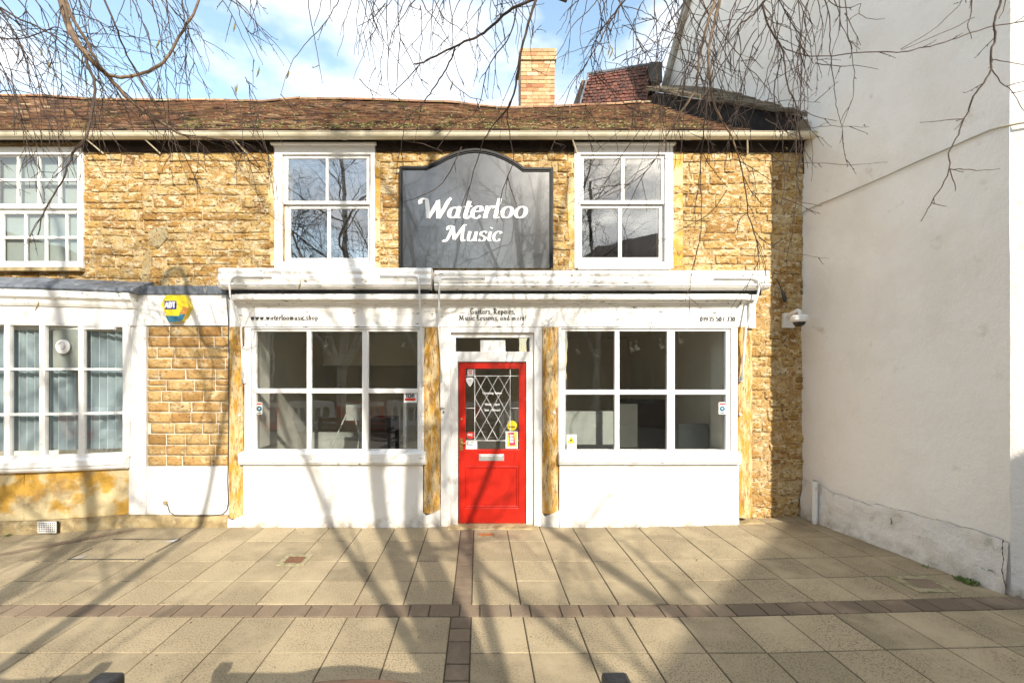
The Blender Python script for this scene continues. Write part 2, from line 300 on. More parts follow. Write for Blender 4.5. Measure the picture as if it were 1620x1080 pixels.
# ------------------------------------------------------------------ drawn lettering: broad-pen strokes
def arc(cx, cz, rx, rz, a0, a1, n=12):
    return [(cx+rx*math.cos(R(a0+(a1-a0)*k/n)), cz+rz*math.sin(R(a0+(a1-a0)*k/n))) for k in range(n+1)]
def smooth(p, n=5):
    if len(p) < 3: return p
    q = [p[0]]+list(p)+[p[-1]]; o = []
    for i in range(1, len(q)-2):
        for k in range(n):
            t = k/n; a, b, c, d = q[i-1], q[i], q[i+1], q[i+2]
            o.append(tuple(.5*((2*b[j])+(-a[j]+c[j])*t+(2*a[j]-5*b[j]+4*c[j]-d[j])*t*t+(-a[j]+3*b[j]-3*c[j]+d[j])*t**3) for j in (0, 1)))
    o.append(p[-1]); return o
x_ = .60
G = {
 'o': (.62, [arc(.28, .30, .22, .28, 90, 450, 22)]),
 'e': (.56, [[(.08, .32), (.44, .36)], smooth([(.44, .36), (.40, .54), (.26, .60), (.10, .48), (.06, .26), (.14, .06), (.30, .0), (.46, .12)])]),
 'a': (.62, [arc(.24, .28, .19, .26, 60, 330, 16), smooth([(.46, .60), (.44, .20), (.48, .04), (.60, .04)])]),
 't': (.42, [smooth([(.22, .86), (.18, .30), (.20, .06), (.30, .0), (.42, .10)]), [(.02, .58), (.40, .60)]]),
 'r': (.46, [[(.12, .60), (.12, 0)], smooth([(.13, .34), (.22, .54), (.36, .60), (.42, .52)]), [(.02, .02), (.22, .02)], [(.02, .59), (.13, .60)]]),
 'l': (.32, [smooth([(.12, 1.0), (.12, .18), (.16, .02), (.30, .04)]), [(.02, .97), (.13, .99)]]),
 'i': (.30, [smooth([(.12, .58), (.12, .14), (.18, .01), (.28, .05)]), [(.11, .80), (.13, .86)], [(.03, .57), (.13, .58)]]),
 's': (.48, [smooth([(.40, .50), (.28, .60), (.12, .54), (.10, .40), (.26, .30), (.38, .18), (.32, .03), (.16, .0), (.04, .10)])]),
 'u': (.64, [smooth([(.10, .60), (.10, .20), (.16, .02), (.30, .02), (.44, .18)]), smooth([(.46, .60), (.46, .14), (.50, .02), (.60, .05)]), [(.01, .59), (.11, .60)]]),
 'c': (.50, [smooth([(.42, .46), (.36, .58), (.22, .60), (.08, .44), (.06, .22), (.18, .02), (.32, .0), (.44, .12)])]),
 'n': (.64, [[(.12, .60), (.12, 0)], smooth([(.13, .40), (.24, .58), (.38, .58), (.46, .42), (.46, .0)]), [(.02, .59), (.12, .60)], [(.04, .01), (.20, .01)], [(.38, .01), (.56, .01)]]),
 'm': (.92, [[(.12, .60), (.12, 0)], smooth([(.13, .42), (.22, .58), (.34, .58), (.42, .42), (.42, .0)]), smooth([(.43, .42), (.52, .58), (.64, .58), (.73, .42), (.73, .0)]), [(.04, .01), (.20, .01)], [(.34, .01), (.50, .01)], [(.65, .01), (.82, .01)]]),
 'h': (.62, [[(.12, 1.0), (.12, 0)], smooth([(.13, .40), (.24, .58), (.38, .58), (.45, .42), (.45, .0)]), [(.04, .01), (.20, .01)], [(.37, .01), (.54, .01)]]),
 'p': (.60, [[(.12, .60), (.12, -.32)], arc(.28, .30, .20, .28, 140, -140, 16), [(.02, .59), (.12, .60)], [(.03, -.31), (.22, -.31)]]),
 'd': (.62, [arc(.26, .28, .20, .27, 60, 350, 16), smooth([(.20, .98), (.36, .86), (.46, .60), (.45, .20), (.50, .02)])]),
 'w': (.88, [[(.06, .60), (.24, .0)], [(.24, .0), (.42, .60)], [(.42, .60), (.58, .0)], [(.58, .0), (.76, .60)], [(-.02, .59), (.14, .59)], [(.68, .59), (.84, .59)]]),
 'g': (.60, [arc(.26, .34, .18, .22, 90, 450, 18), smooth([(.30, .12), (.12, .02), (.30, -.06), (.46, -.16), (.34, -.32), (.12, -.30), (.06, -.18), (.16, -.06)]), [(.40, .54), (.52, .60)]]),
 'W': (1.22, [smooth([(-.12, .74), (-.16, .88), (-.04, .99), (.10, .94), (.16, .80)]), [(.14, .86), (.38, .0)], [(.38, .0), (.66, .86)], [(.62, .90), (.84, .0)], smooth([(.84, .0), (1.00, .50), (1.10, .86), (1.20, 1.02)])]),
 'M': (1.16, [smooth([(-.10, .06), (-.04, -.02), (.08, .04), (.18, .40), (.26, .90)]), smooth([(.02, .72), (.0, .88), (.14, .96), (.28, .90)]), [(.26, .92), (.50, .10)], [(.50, .10), (.84, .94)], smooth([(.84, .94), (.90, .20), (.98, .0), (1.12, .06)]), smooth([(.84, .94), (.90, 1.02), (1.0, 1.0)])]),
 'G': (.78, [smooth([(.60, .84), (.46, .98), (.24, .94), (.08, .66), (.10, .26), (.28, .0), (.50, .04), (.62, .20), (.62, .44)]), [(.42, .44), (.74, .44)]]),
 'R': (.76, [[(.18, .96), (.18, .0)], smooth([(-.02, .80), (.04, .96), (.30, .98), (.54, .86), (.52, .60), (.20, .50)]), smooth([(.28, .50), (.46, .20), (.58, .0), (.72, .04)])]),
 'L': (.60, [smooth([(.02, .80), (.08, .96), (.20, .94), (.20, .10)]), smooth([(.08, .04), (.24, .02), (.40, .0), (.52, .16)])]),
 'O': (.84, [arc(.38, .48, .32, .48, 90, 450, 24)]),
 'T': (.66, [[(.30, .94), (.30, .0)], smooth([(-.02, .84), (.06, .96), (.30, .94), (.60, .98)])]),
 'S': (.56, [smooth([(.46, .84), (.32, .98), (.14, .90), (.12, .68), (.30, .52), (.46, .32), (.38, .06), (.18, .0), (.04, .14)])]),
 'C': (.66, [smooth([(.56, .80), (.44, .98), (.24, .94), (.08, .66), (.10, .26), (.28, .0), (.46, .04), (.58, .20)])]),
 'A': (.74, [[(.04, .0), (.34, 1.0)], [(.34, 1.0), (.64, .0)], [(.14, .32), (.54, .32)]]),
 'D': (.74, [[(.12, 1.0), (.12, .0)], smooth([(.12, .98), (.44, .92), (.58, .50), (.44, .08), (.12, .02)])]),
 'P': (.62, [[(.12, 1.0), (.12, .0)], smooth([(.12, .98), (.40, .96), (.48, .74), (.38, .50), (.12, .48)])]),
 'H': (.74, [[(.12, 1.0), (.12, .0)], [(.58, 1.0), (.58, .0)], [(.12, .5), (.58, .5)]]),
 '0': (.62, [arc(.28, .46, .20, .46, 90, 450, 22)]),
 '1': (.40, [[(.20, .94), (.20, .0)], [(.04, .80), (.20, .92)], [(.08, .01), (.32, .01)]]),
 '2': (.54, [smooth([(.08, .74), (.20, .92), (.40, .84), (.40, .60), (.10, .04)]), [(.08, .02), (.48, .02)]]),
 '3': (.54, [smooth([(.08, .86), (.26, .94), (.42, .78), (.34, .56), (.20, .50)]), smooth([(.20, .50), (.40, .44), (.46, .20), (.28, -.02), (.06, .10)])]),
 '5': (.54, [[(.40, .92), (.14, .92)], [(.14, .92), (.12, .54)], smooth([(.12, .54), (.34, .58), (.46, .34), (.36, .04), (.16, .0), (.06, .12)])]),
 '7': (.52, [[(.06, .92), (.46, .92)], smooth([(.46, .92), (.28, .50), (.20, .0)])]),
 '9': (.58, [arc(.27, .62, .19, .30, 90, 450, 18), smooth([(.46, .62), (.44, .30), (.30, .04), (.12, .0)])]),
 '6': (.58, [arc(.29, .30, .19, .30, 90, 450, 18), smooth([(.10, .30), (.12, .62), (.26, .88), (.42, .92)])]),
 ',': (.24, [smooth([(.10, .08), (.12, -.02), (.04, -.14)])]), '.': (.26, [[(.10, .0), (.10, .10)]]),
 '!': (.30, [[(.14, .96), (.12, .30)], [(.11, .0), (.11, .10)]]), '-': (.44, [[(.06, .32), (.36, .32)]]), ' ': (.34, []),
}
LAY = [0]
def lettering(name, text, cx, zb, cap, y, m, parent, thick=.15, thin=.05, slant=0, width=None, dep=.004, flip=1, label=None, track=1.0):
    adv = sum(G[c][0] for c in text); s = (width/adv) if width else cap
    mb = MB(); x0 = cx-adv*s/2
    for c in text:
        a, strokes = G[c]
        for st in strokes:
            st = [(p[0]*s*track, p[1]*cap) for p in st]; n = len(st); Lp, Rp = [], []
            for k in range(n):
                d0 = Vector((st[min(k+1, n-1)][0]-st[max(k-1, 0)][0], st[min(k+1, n-1)][1]-st[max(k-1, 0)][1]))
                if d0.length < 1e-9: d0 = Vector((0, 1))
                d0.normalize(); wd = (thin+(thick-thin)*abs(d0.y)**1.6)*cap/2
                nr = Vector((-d0.y, d0.x))*wd
                Lp.append((st[k][0]+nr.x, st[k][1]+nr.y)); Rp.append((st[k][0]-nr.x, st[k][1]-nr.y))
            LAY[0] = (LAY[0]+1) % 12; yy = y-dep-LAY[0]*.00012
            T = lambda p, Y: Vector((x0+p[0]+p[1]*slant, Y, zb+p[1]))
            for k in range(n-1):
                mb.quad(T(Lp[k], yy), T(Rp[k], yy), T(Rp[k+1], yy), T(Lp[k+1], yy))
                mb.quad(T(Lp[k], y), T(Lp[k], yy), T(Lp[k+1], yy), T(Lp[k+1], y)); mb.quad(T(Rp[k], yy), T(Rp[k], y), T(Rp[k+1], y), T(Rp[k+1], yy))
            mb.quad(T(Lp[0], y), T(Rp[0], y), T(Rp[0], yy), T(Lp[0], yy)); mb.quad(T(Lp[-1], yy), T(Rp[-1], yy), T(Rp[-1], y), T(Lp[-1], y))
        x0 += a*s
    return mb.build(name, m, parent, label=label)

# ------------------------------------------------------------------ ground
g = MB()
for (x0, x1, y0, y1) in ((-150, 150, -150, 60),):
    g.quad((x0, y0, -.06), (x1, y0, -.06), (x1, y1, -.06), (x0, y1, -.06))
g.build('ground', M['asphalt'], kind='structure')
rnd = random.Random(3)
bed = MB()
for i in range(60):
    xa, xb = -9+i*.25, -9+(i+1)*.25
    bed.quad((xa, -4.75, gz(xa)-.012), (xb, -4.75, gz(xb)-.012), (xb, .35, gz(xb)-.012), (xa, .35, gz(xa)-.012))
for q in (-4.75,):
    bed.quad((-9, q, -.07), (6, q, -.07), (6, q, gz(6)-.012), (-9, q, -.012))
bed.build('paving_bed', M['joint'], kind='structure')
slabs, setts = MB(), MB()
def pave(mb, x0, x1, y0, y1, tone, gap=.0045):
    z = rnd.uniform(-.0015, .0015); a = [rnd.uniform(-.0012, .0012) for _ in range(4)]
    x0 += gap; x1 -= gap; y0 += gap; y1 -= gap; c = .004
    top = [Vector((x0+c, y0+c, gz(x0)+z+a[0])), Vector((x1-c, y0+c, gz(x1)+z+a[1])), Vector((x1-c, y1-c, gz(x1)+z+a[2])), Vector((x0+c, y1-c, gz(x0)+z+a[3]))]
    bot = [Vector((x0, y0, gz(x0)-.004)), Vector((x1, y0, gz(x1)-.004)), Vector((x1, y1, gz(x1)-.004)), Vector((x0, y1, gz(x0)-.004))]
    low = [p-Vector((0, 0, .03)) for p in bot]
    mb.quad(*top, tone)
    for k in range(4):
        l = (k+1) % 4; mb.quad(bot[k], bot[l], top[l], top[k], tone); mb.quad(low[k], low[l], bot[l], bot[k], tone*.6)
ROWS = [(.02, .34), (-.49, .02), (-1.025, -.49), (-1.45, -1.025), (-1.858, -1.45), (-2.49, -2.04), (-2.94, -2.49), (-3.39, -2.94), (-3.84, -3.39), (-4.29, -3.84), (-4.74, -4.29)]
SX0, SX1 = -.216, -.057
cover_holes = [(-2.21, -1.95, -1.02, -.82)]
def cols():
    x = SX1
    while x < 5.8: yield (x, min(x+.405, 5.8)); x += .405
    x = SX0
    while x > -8.9: yield (x-.405, x); x -= .405
CC = list(cols())
for (y0, y1) in ROWS:
    for (x0, x1) in CC:
        if x0 > 4.4 and y0 < -2.1: pass
        t = rnd.uniform(.76, 1.10)*(rnd.choice((.86, 1, 1, 1)))
        if 1.97 < x0 < 2.05 and y0 == -2.49: t = .52           # the one newer grey slab
        pave(slabs, x0, x1, y0, y1, t)
so_ = slabs.build('pavement_slabs', M['slab'], kind='structure')
x = -8.9; k = 0
while x < 5.8:                                                  # cross band
    wd = (.245, .16)[k % 2]; pave(setts, x, min(x+wd, 5.8), -2.04, -1.858, rnd.uniform(.75, 1.15)*(1 if x < 1.9 else .72)); x += wd; k += 1
y = .02; k = 0
while y > -4.74:                                                # band running to the door
    ln = (.16, .24, .16, .16)[k % 4]; y1 = y; y0 = y-ln
    if y1 <= -1.858 and y0 >= -2.04: pass
    if not (y0 < -1.858 and y1 > -2.04): pave(setts, SX0, SX1, y0, y1, rnd.uniform(.8, 1.1)*(1 if y0 > -2.2 else .8))
    elif y1 > -1.858: pave(setts, SX0, SX1, -1.858, y1, .9)
    y = y0; k += 1
    if y < -1.858 and y > -2.04: y = -2.04
setts.build('pavement_setts', M['sett'], kind='structure')
# a diagonal run of setts by the left shop front, laid over the slabs
dg = MB(); a, b = Vector((-6.6, -2.35, 0)), Vector((-4.35, -.26, 0)); dd = (b-a).normalized(); nn = Vector((-dd.y, dd.x, 0)); k = 0; t = 0
while t < (b-a).length-.1:
    ln = (.42, .30)[k % 2]; p = a+dd*t; q = a+dd*(t+ln-.008)
    z = Vector((0, 0, .006)); dg.quad(p-nn*.05+z, q-nn*.05+z, q+nn*.05+z, p+nn*.05+z, rnd.uniform(.9, 1.2)); t += ln; k += 1
dg.build('pavement_diagonal_setts', M['sett'], kind='structure')
# covers let into the paving
def cover(cx, cy, wx, wy, rim, label, matf, mati, skew=0):
    t = thing('drain_cover', label, 'drain cover', (cx, cy, gz(cx)), 'small covers let into the pavement')
    f = MB(); f.warp(lambda p: p); z = gz(cx)+.004
    for (x0, x1, y0, y1) in ((-wx/2, wx/2, -wy/2, -wy/2+rim), (-wx/2, wx/2, wy/2-rim, wy/2), (-wx/2, -wx/2+rim, -wy/2+rim, wy/2-rim), (wx/2-rim, wx/2, -wy/2+rim, wy/2-rim)):
        f.box(cx+x0, cx+x1, cy+y0, cy+y1, z-.02, z+.004)
    f.build('frame', matf, t)
    q = MB(); q.box(cx-wx/2+rim+.004, cx+wx/2-rim-.004, cy-wy/2+rim+.004, cy+wy/2-rim-.004, z-.02, z+.001)
    q.build('lid', mati, t); return t
cover(X(472, -.92), -1.0, .27, .26, .045, 'small square rusty drain cover in mossy concrete rim, left of the door', M['cover_frame'], M['iron_cover'])
cover(X(769, -.28), -.30, .20, .13, .012, 'small orange terracotta cover in the paving in front of the red door', M['cover_frame'], M['brick_cover'])
cover(X(1466, -1.65), -1.62, .36, .30, .06, 'brown recessed cover beside the base of the white wall', M['cover_frame'], M['sett'])
mh = thing('manhole_cover', 'paved manhole cover with thin steel corner edges in front of the left building', 'manhole cover', (-3.8, -.75, 0))
fr = MB()
for (x0, x1, y0, y1) in ((-4.20, -3.42, -.985, -.978), (-4.20, -3.42, -.432, -.426), (-4.205, -4.198, -.985, -.70), (-3.43, -3.423, -.80, -.43)):
    fr.box(x0, x1, y0, y1, -.01, .005)
fr.build('steel_edge', M['iron'], mh)
for (x0, y0, s) in ((-4.19, -.97, 1), (-3.55, -.53, 1)):
    lf = MB()
    lf.quad((x0, y0, .0052), (x0+.11, y0, .0052), (x0+.11, y0+.10, .0052), (x0+.10, y0+.10, .0052))
    lf.build('lifting_recess', M['galv'], mh)

# ------------------------------------------------------------------ stone walls
def stonework(mb, x0, x1, z0, z1, Y, ch, sw, gap, relief, holes=(), seed=1, sub=(5, 3), proud=.03, back=.06, tonef=None, gapz=None, jit=1.3, ruf=0):
    rn = random.Random(seed); gapz = gapz or gap; z = z0
    while z < z1-.02:
        h = rn.uniform(*ch)
        if z+h > z1-.04: h = z1-z
        x = x0-rn.uniform(0, sw[0])
        while x < x1:
            wd = rn.uniform(*sw); a, b = max(x, x0), min(x+wd, x1); x += wd
            cz = z+h/2
            segs = [(a, b)]
            for hh in holes:
                if hh[2] < cz < hh[3]:
                    ns = []
                    for (p, q) in segs:
                        if hh[1] <= p or hh[0] >= q: ns.append((p, q)); continue
                        if p < hh[0]: ns.append((p, hh[0]))
                        if q > hh[1]: ns.append((hh[1], q))
                    segs = ns
            for (p, q) in segs:
                if q-p < .035: continue
                pieces = [(z, z+h)]
                if h > .14 and rn.random() < .25 and gap > .003: pieces = [(z, z+h*.48), (z+h*.48, z+h)]
                for (za, zb) in pieces:
                    tone = tonef(rn) if tonef else min(1, max(0, rn.gauss(.52, .21)))
                    nx, nz = sub; py = rn.uniform(-proud, proud*.6); tx = rn.uniform(-.01, .01); g0 = gap/2
                    i = len(mb.v)
                    jl = [rn.uniform(0, gap*jit) for _ in range(4)]
                    for r in range(nz+1):
                        for c in range(nx+1):
                            fx, fz = c/nx, r/nz
                            xx = (p+g0+jl[0]*(1-fz))+(q-p-2*g0-jl[0]*(1-fz)-jl[1]*fz)*fx
                            zz = za+gapz/2+jl[2]*.5*(1-fx)+(zb-za-gapz-jl[2]*.5*(1-fx)-jl[3]*.5*fx)*fz
                            edge = (fx in (0, 1)) or (fz in (0, 1))
                            zz += .022*noise.noise(Vector((xx*1.3, zz*2.2, seed))) if ruf else 0
                            yy = Y+py+tx*(fx-.5)+(relief*.75 if edge else 0)+relief*noise.noise(Vector((xx*9, Y+zz*11, seed+zz*3)))*1.3+(ruf*noise.noise(Vector((xx*30, zz*44, seed)))+ruf*.6*noise.noise(Vector((xx*70, zz*90, seed))) if ruf else 0)
                            if (fx in (0, 1)) and (fz in (0, 1)): yy += relief*.5
                            mb.v.append(Vector((xx, yy, zz)))
                    W = nx+1
                    for r in range(nz):
                        for c in range(nx):
                            k = i+r*W+c; mb.f.append((k, k+1, k+1+W, k+W)); mb.c.append(tone)
                    rim = [i+c for c in range(nx)]+[i+nx+r*W for r in range(nz)]+[i+nz*W+c for c in range(nx, 0, -1)]+[i+r*W for r in range(nz, 0, -1)]
                    j = len(mb.v); mb.v += [Vector((mb.v[k].x, Y+back, mb.v[k].z)) for k in rim]; n = len(rim)
                    for k in range(n):
                        l = (k+1) % n; mb.f.append((rim[k], j+k, j+l, rim[l])); mb.c.append(tone)
        z += h

YU = .18                                                        # plane of the upper stone wall
def XU(px): return X(px, YU)
def ZU(py): return Z(py, YU)
shop = thing('music_shop', 'two storey ham stone music shop with white shopfront, red door and black sign', 'shop', (0, .2, 0))
nb = thing('neighbour_shop', 'ham stone building at left with white bow window and vertical blinds', 'building', (-5, .2, 0))
W1 = (XU(436), XU(592), ZU(424), ZU(230)); W2 = (XU(911), XU(1063), ZU(424), ZU(230)); W0 = (XU(-22), XU(130), ZU(425), ZU(232))
# inner openings
hole1 = (XU(448), XU(584), ZU(414), ZU(242)); hole2 = (XU(918), XU(1053), ZU(414), ZU(242)); hole0 = (XU(-12), XU(121), ZU(414), ZU(238))
XS = XU(226)
ZT = 4.86
up = MB(); stonework(up, XS, XU(1222), ZU(468), ZU(228), YU, (.075, .18), (.12, .46), .010, .009, [W1, W2], seed=11, sub=(16, 7), gapz=.009, ruf=.013, proud=.012)
up.build('rough_stonework', M['ham'], shop, smooth=True)
qn = MB(); stonework(qn, XU(1186), XU(1272), .0, ZU(228), YU+.004, (.10, .19), (.14, .36), .009, .012, [(XU(1100), XU(1222), ZU(466), 9)], seed=5, sub=(16, 7), gapz=.009, ruf=.015, proud=.014)
qn.build('rough_stonework', M['ham'], shop, smooth=True, label='full height column of rough stone at the right end')
lu = MB(); stonework(lu, -9.3, XS, ZU(462), ZU(228), YU, (.075, .18), (.12, .42), .010, .009, [W0], seed=23, sub=(16, 7), gapz=.009, ruf=.013, proud=.012)
lu.build('rough_stonework', M['ham'], nb, smooth=True)
mb = MB(); mb.plate(XS, XU(1274), 2.60, 5.0, [hole1, hole2], YU+.009, YU+.30); mb.plate(X(1190, YU), XU(1274), -.05, 2.60, [], YU+.009, YU+.30)
mb.build('wall', M['mortar'], shop)
mb = MB(); mb.plate(-9.4, XS, 2.60, 5.0, [hole0], YU+.009, YU+.30); mb.plate(-9.4, -7.55, -.05, 2.60, [], .05, .35); mb.build('wall', M['mortar'], nb)
# mortar repair patches beside the seam
mp_ = MB()
def blob(mb, pts, Y, th=.02):
    mb.prism([(X(p[0], Y), Z(p[1], Y)) for p in pts], Y, Y+th)
blob(mp_, [(222, 458), (224, 436), (226, 400), (232, 392), (240, 398), (239, 420), (236, 440), (228, 458)], YU-.012, .05)
mp_.build('mortar_patch', M['patch'], shop, bevel=.004); mp_ = MB()
blob(mp_, [(236, 388), (234, 366), (246, 360), (262, 358), (266, 374), (258, 384), (250, 392)], YU-.010, .05)
mp_.build('mortar_patch', M['patch'], shop, bevel=.004)
for (a, b, c, d) in ((427, 437, 245, 420), (592, 601, 250, 424), (900, 912, 250, 424), (1063, 1080, 240, 424)):                                                       # smooth ochre dressings beside the upper windows
    jb = MB(); pts = []
    n = 7
    for k in range(n): pts.append((a+rnd.uniform(-3, 3), d+(c-d)*k/(n-1)))
    for k in range(n): pts.append((b+rnd.uniform(0, 1), c+(d-c)*k/(n-1)))
    blob(jb, pts, YU-.006, .03)
    jb.build('window_dressing', M['panel_stone'], shop, bevel=.004)
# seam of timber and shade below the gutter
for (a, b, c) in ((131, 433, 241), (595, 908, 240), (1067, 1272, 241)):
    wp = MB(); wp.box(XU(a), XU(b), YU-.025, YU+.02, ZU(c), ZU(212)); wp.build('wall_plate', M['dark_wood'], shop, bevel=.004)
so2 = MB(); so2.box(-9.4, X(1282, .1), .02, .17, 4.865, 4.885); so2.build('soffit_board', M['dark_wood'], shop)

# ------------------------------------------------------------------ sash windows upstairs
def sash(parent, out, Yf, panes, mid, sillz, lab=None, glass='glass_up', head=None, split=None, vis=None):
    f = MB(); f.plate(out[0], out[1], out[2], out[3], [vis], Yf, Yf+.07)
    w_ = f.build('window', M['white'], parent, bevel=.004, label=lab)
    up_, lo_ = MB(), MB()
    ups = [p for p in panes if p[2] > mid]; los = [p for p in panes if p[3] < mid+.02]
    up_.plate(vis[0], vis[1], mid, vis[3], ups, Yf+.03, Yf+.062)
    lo_.plate(vis[0]+.004, vis[1]-.004, vis[2], mid-.002, los, Yf+.068, Yf+.10)
    up_.build('upper_sash', M['white'], w_, bevel=.003); lo_.build('lower_sash', M['white_dirty'], w_, bevel=.003)
    g1 = MB(); g1.box(vis[0]+.01, vis[1]-.01, Yf+.044, Yf+.047, mid+.01, vis[3]-.01); g1.box(vis[0]+.01, vis[1]-.01, Yf+.082, Yf+.085, vis[2]+.01, mid-.01)
    g1.build('glass', M[glass], w_)
    return w_
def rects(xs, zs, Yv): return [(X(a, Yv), X(b, Yv), Z(d, Yv), Z(c, Yv)) for (a, b) in xs for (c, d) in zs]
Yw = YU-.02
p1 = rects([(453.5, 514), (518, 579)], [(249, 316.5)], Yw)+rects([(456, 515), (520, 580)], [(327, 406)], Yw)
w1 = sash(shop, (X(434, Yw), X(593, Yw), Z(424, Yw), Z(229, Yw)), Yw, p1, Z(321.5, Yw), 0, 'white sash window left of the sign reflecting bare trees', vis=(X(446, Yw), X(586, Yw), Z(414, Yw), Z(244, Yw)))
p2 = rects([(924, 984), (989, 1048)], [(249, 315.5)], Yw)+rects([(922.5, 981), (986.5, 1046)], [(326.5, 405)], Yw)
w2 = sash(shop, (X(909, Yw), X(1065, Yw), Z(424, Yw), Z(229, Yw)), Yw, p2, Z(321, Yw), 0, 'white sash window right of the sign reflecting bright sky', glass='glass_up_right', vis=(X(918, Yw), X(1053, Yw), Z(414, Yw), Z(244, Yw)))
for w_, a, b in ((w1, 430, 596), (w2, 906, 1067)):
    h = MB(); h.profile([(Yw-.05, Z(231, Yw)), (Yw-.05, Z(228, Yw)), (Yw+.03, Z(225, Yw)), (Yw+.03, Z(231, Yw))], X(a, Yw), X(b, Yw)); h.build('head_board', M['white_dirty'], w_, bevel=.003)
    h = MB(); h.profile([(Yw-.045, Z(427, Yw)), (Yw-.045, Z(423, Yw)), (Yw+.06, Z(419, Yw)), (Yw+.06, Z(427, Yw))], X(a+8, Yw), X(b-8, Yw)); h.build('sill', M['white_dirty'], w_, bevel=.003)
Yn = YU-.02
p0 = rects([(-22+14, 24.6-2), (24.6+1.5, 57-1.5), (57+1.5, 90-1.5), (90+1.5, 121.5)], [(246, 281), (285, 321)], Yn)
p0 += rects([(-4, 31-1.5), (31+1.5, 64-1.5), (64+1.5, 97-1.5), (97+1.5, 122)], [(335, 371), (375, 411)], Yn)
w0 = sash(nb, (X(-22, Yn), X(131, Yn), Z(424, Yn), Z(232, Yn)), Yn, p0, Z(328, Yn), 0, 'sixteen pane white sash window with closed pale blinds', glass='glass_left', vis=(X(-13, Yn), X(122, Yn), Z(413, Yn), Z(244, Yn)))
h = MB(); h.box(X(-30, Yn), X(133, Yn), Yn-.06, Yn+.05, Z(430, Yn), Z(424, Yn)); h.build('sill', M['plinth'], w0, bevel=.004)
h = MB()
h.box(X(-15, Yn), X(124, Yn), .285, .29, Z(414, Yn), Z(240, Yn)); h.build('blind', M['blind_grey'], w0)
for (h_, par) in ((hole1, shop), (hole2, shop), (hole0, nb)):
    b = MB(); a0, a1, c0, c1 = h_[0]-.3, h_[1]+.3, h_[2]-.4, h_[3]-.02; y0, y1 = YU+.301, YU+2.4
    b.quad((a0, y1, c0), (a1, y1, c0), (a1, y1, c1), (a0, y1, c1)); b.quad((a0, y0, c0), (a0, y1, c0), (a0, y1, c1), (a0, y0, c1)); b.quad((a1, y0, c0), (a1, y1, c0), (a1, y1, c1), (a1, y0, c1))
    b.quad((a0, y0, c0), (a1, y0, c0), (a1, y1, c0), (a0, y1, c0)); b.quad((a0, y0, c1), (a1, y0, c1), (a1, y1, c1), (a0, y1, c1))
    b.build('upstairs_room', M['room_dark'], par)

# ------------------------------------------------------------------ gutter and roof
def gut(x0, x1, Yc, zc, r=.062):
    o = []
    for k in range(9):
        a = R(180+180*k/8); o.append((Yc+r*math.cos(a), zc+r*.95*math.sin(a)))
    for k in range(9):
        a = R(360-180*k/8); o.append((Yc+(r-.006)*math.cos(a), zc+(r-.006)*.95*math.sin(a)))
    return o
zg = Z(208.5, -.04)
gm = MB(); gm.profile(gut(0, 0, .02, zg), -9.4, X(1291, .02))
for px in (-20, 543, 1090): gm.profile([(p[0]+(.02-p[0])*-.06, zg+(p[1]-zg)*1.07) for p in gut(0, 0, .02, zg)], X(px-3, 0), X(px+5, 0))
gm.tube([(X(-60), -.043, zg+.002), (X(1291), -.043, zg+.002)], .006)
gm.profile([(-.045, zg), (.085, zg), (.085, zg-.05), (.02, zg-.062), (-.03, zg-.045)], X(1288, 0), X(1292, 0))
gutter = gm.build('gutter', M['gutter'], shop, smooth=False)
for px in (140, 372, 905, 232, 1180): 
    br = MB(); xx = X(px, .05); br.tube([(xx, .02, zg-.06), (xx+.05, .10, zg-.12), (xx+.09, .165, zg-.17)], .010, 5)
    br.build('gutter_bracket', M['gutter'], gutter)
EZ = 4.905; RY, RZ = 2.15, 6.62
def sag(x):
    k = [(-9.5, .06), (-8.0, .05), (-6.3, -.02), (-5.6, -.035), (-4.5, -.03), (-3.6, -.06), (-3.2, .0), (-2, -.02), (-.7, -.06), (.5, -.16), (1.2, -.15), (2.2, -.10), (3.2, -.05), (4.6, -.05)]
    for (a, p), (b, q) in zip(k, k[1:]):
        if a <= x <= b: t = (x-a)/(b-a); t = t*t*(3-2*t); return p+(q-p)*t
    return -.05
def roofpt(x, t, lift=0):                                       # t 0 at the eaves, 1 at the ridge
    y = -.02+(RY+.02)*t; z = EZ+(RZ-EZ)*t+sag(x)*t+.03*math.sin(x*1.3)*math.sin(t*3.1)
    return Vector((x, y-.62*lift, z+.78*lift))
rt = MB(); rn = random.Random(9); NC = 27
for c in range(NC):
    t0, t1 = c/NC, (c+1.55)/NC; x = -9.4+(c % 2)*.085
    while x < 4.55:
        if x > 3.2-.27*t0: break
        wdt = .168; j = rn.uniform(-.006, .008); lf_ = rn.uniform(.008, .022); a = rn.uniform(-.004, .004); e = rn.uniform(-.012, .012)/NC*3
        tone = min(1, max(0, rn.gauss(.52, .26)+.22*noise.noise(Vector((x*.8, t0*5, 2)))))
        p = [roofpt(x+.003, t0+e, lf_+.012+a), roofpt(x+wdt-.003, t0+e, lf_+.012-a), roofpt(x+wdt-.003, min(t1, 1.0), .004), roofpt(x+.003, min(t1, 1.0), .004)]
        q = [roofpt(x+.003, t0+e, lf_-.004+a), roofpt(x+wdt-.003, t0+e, lf_-.004-a)]
        rt.quad(*p, tone); rt.quad(q[0], q[1], p[1], p[0], tone*.8); rt.quad(p[0], p[3], q[0], q[0]-Vector((0, 0, .001)), tone); rt.quad(p[2], p[1], q[1], q[1]-Vector((0, 0, .001)), tone)
        x += wdt
deck = MB()
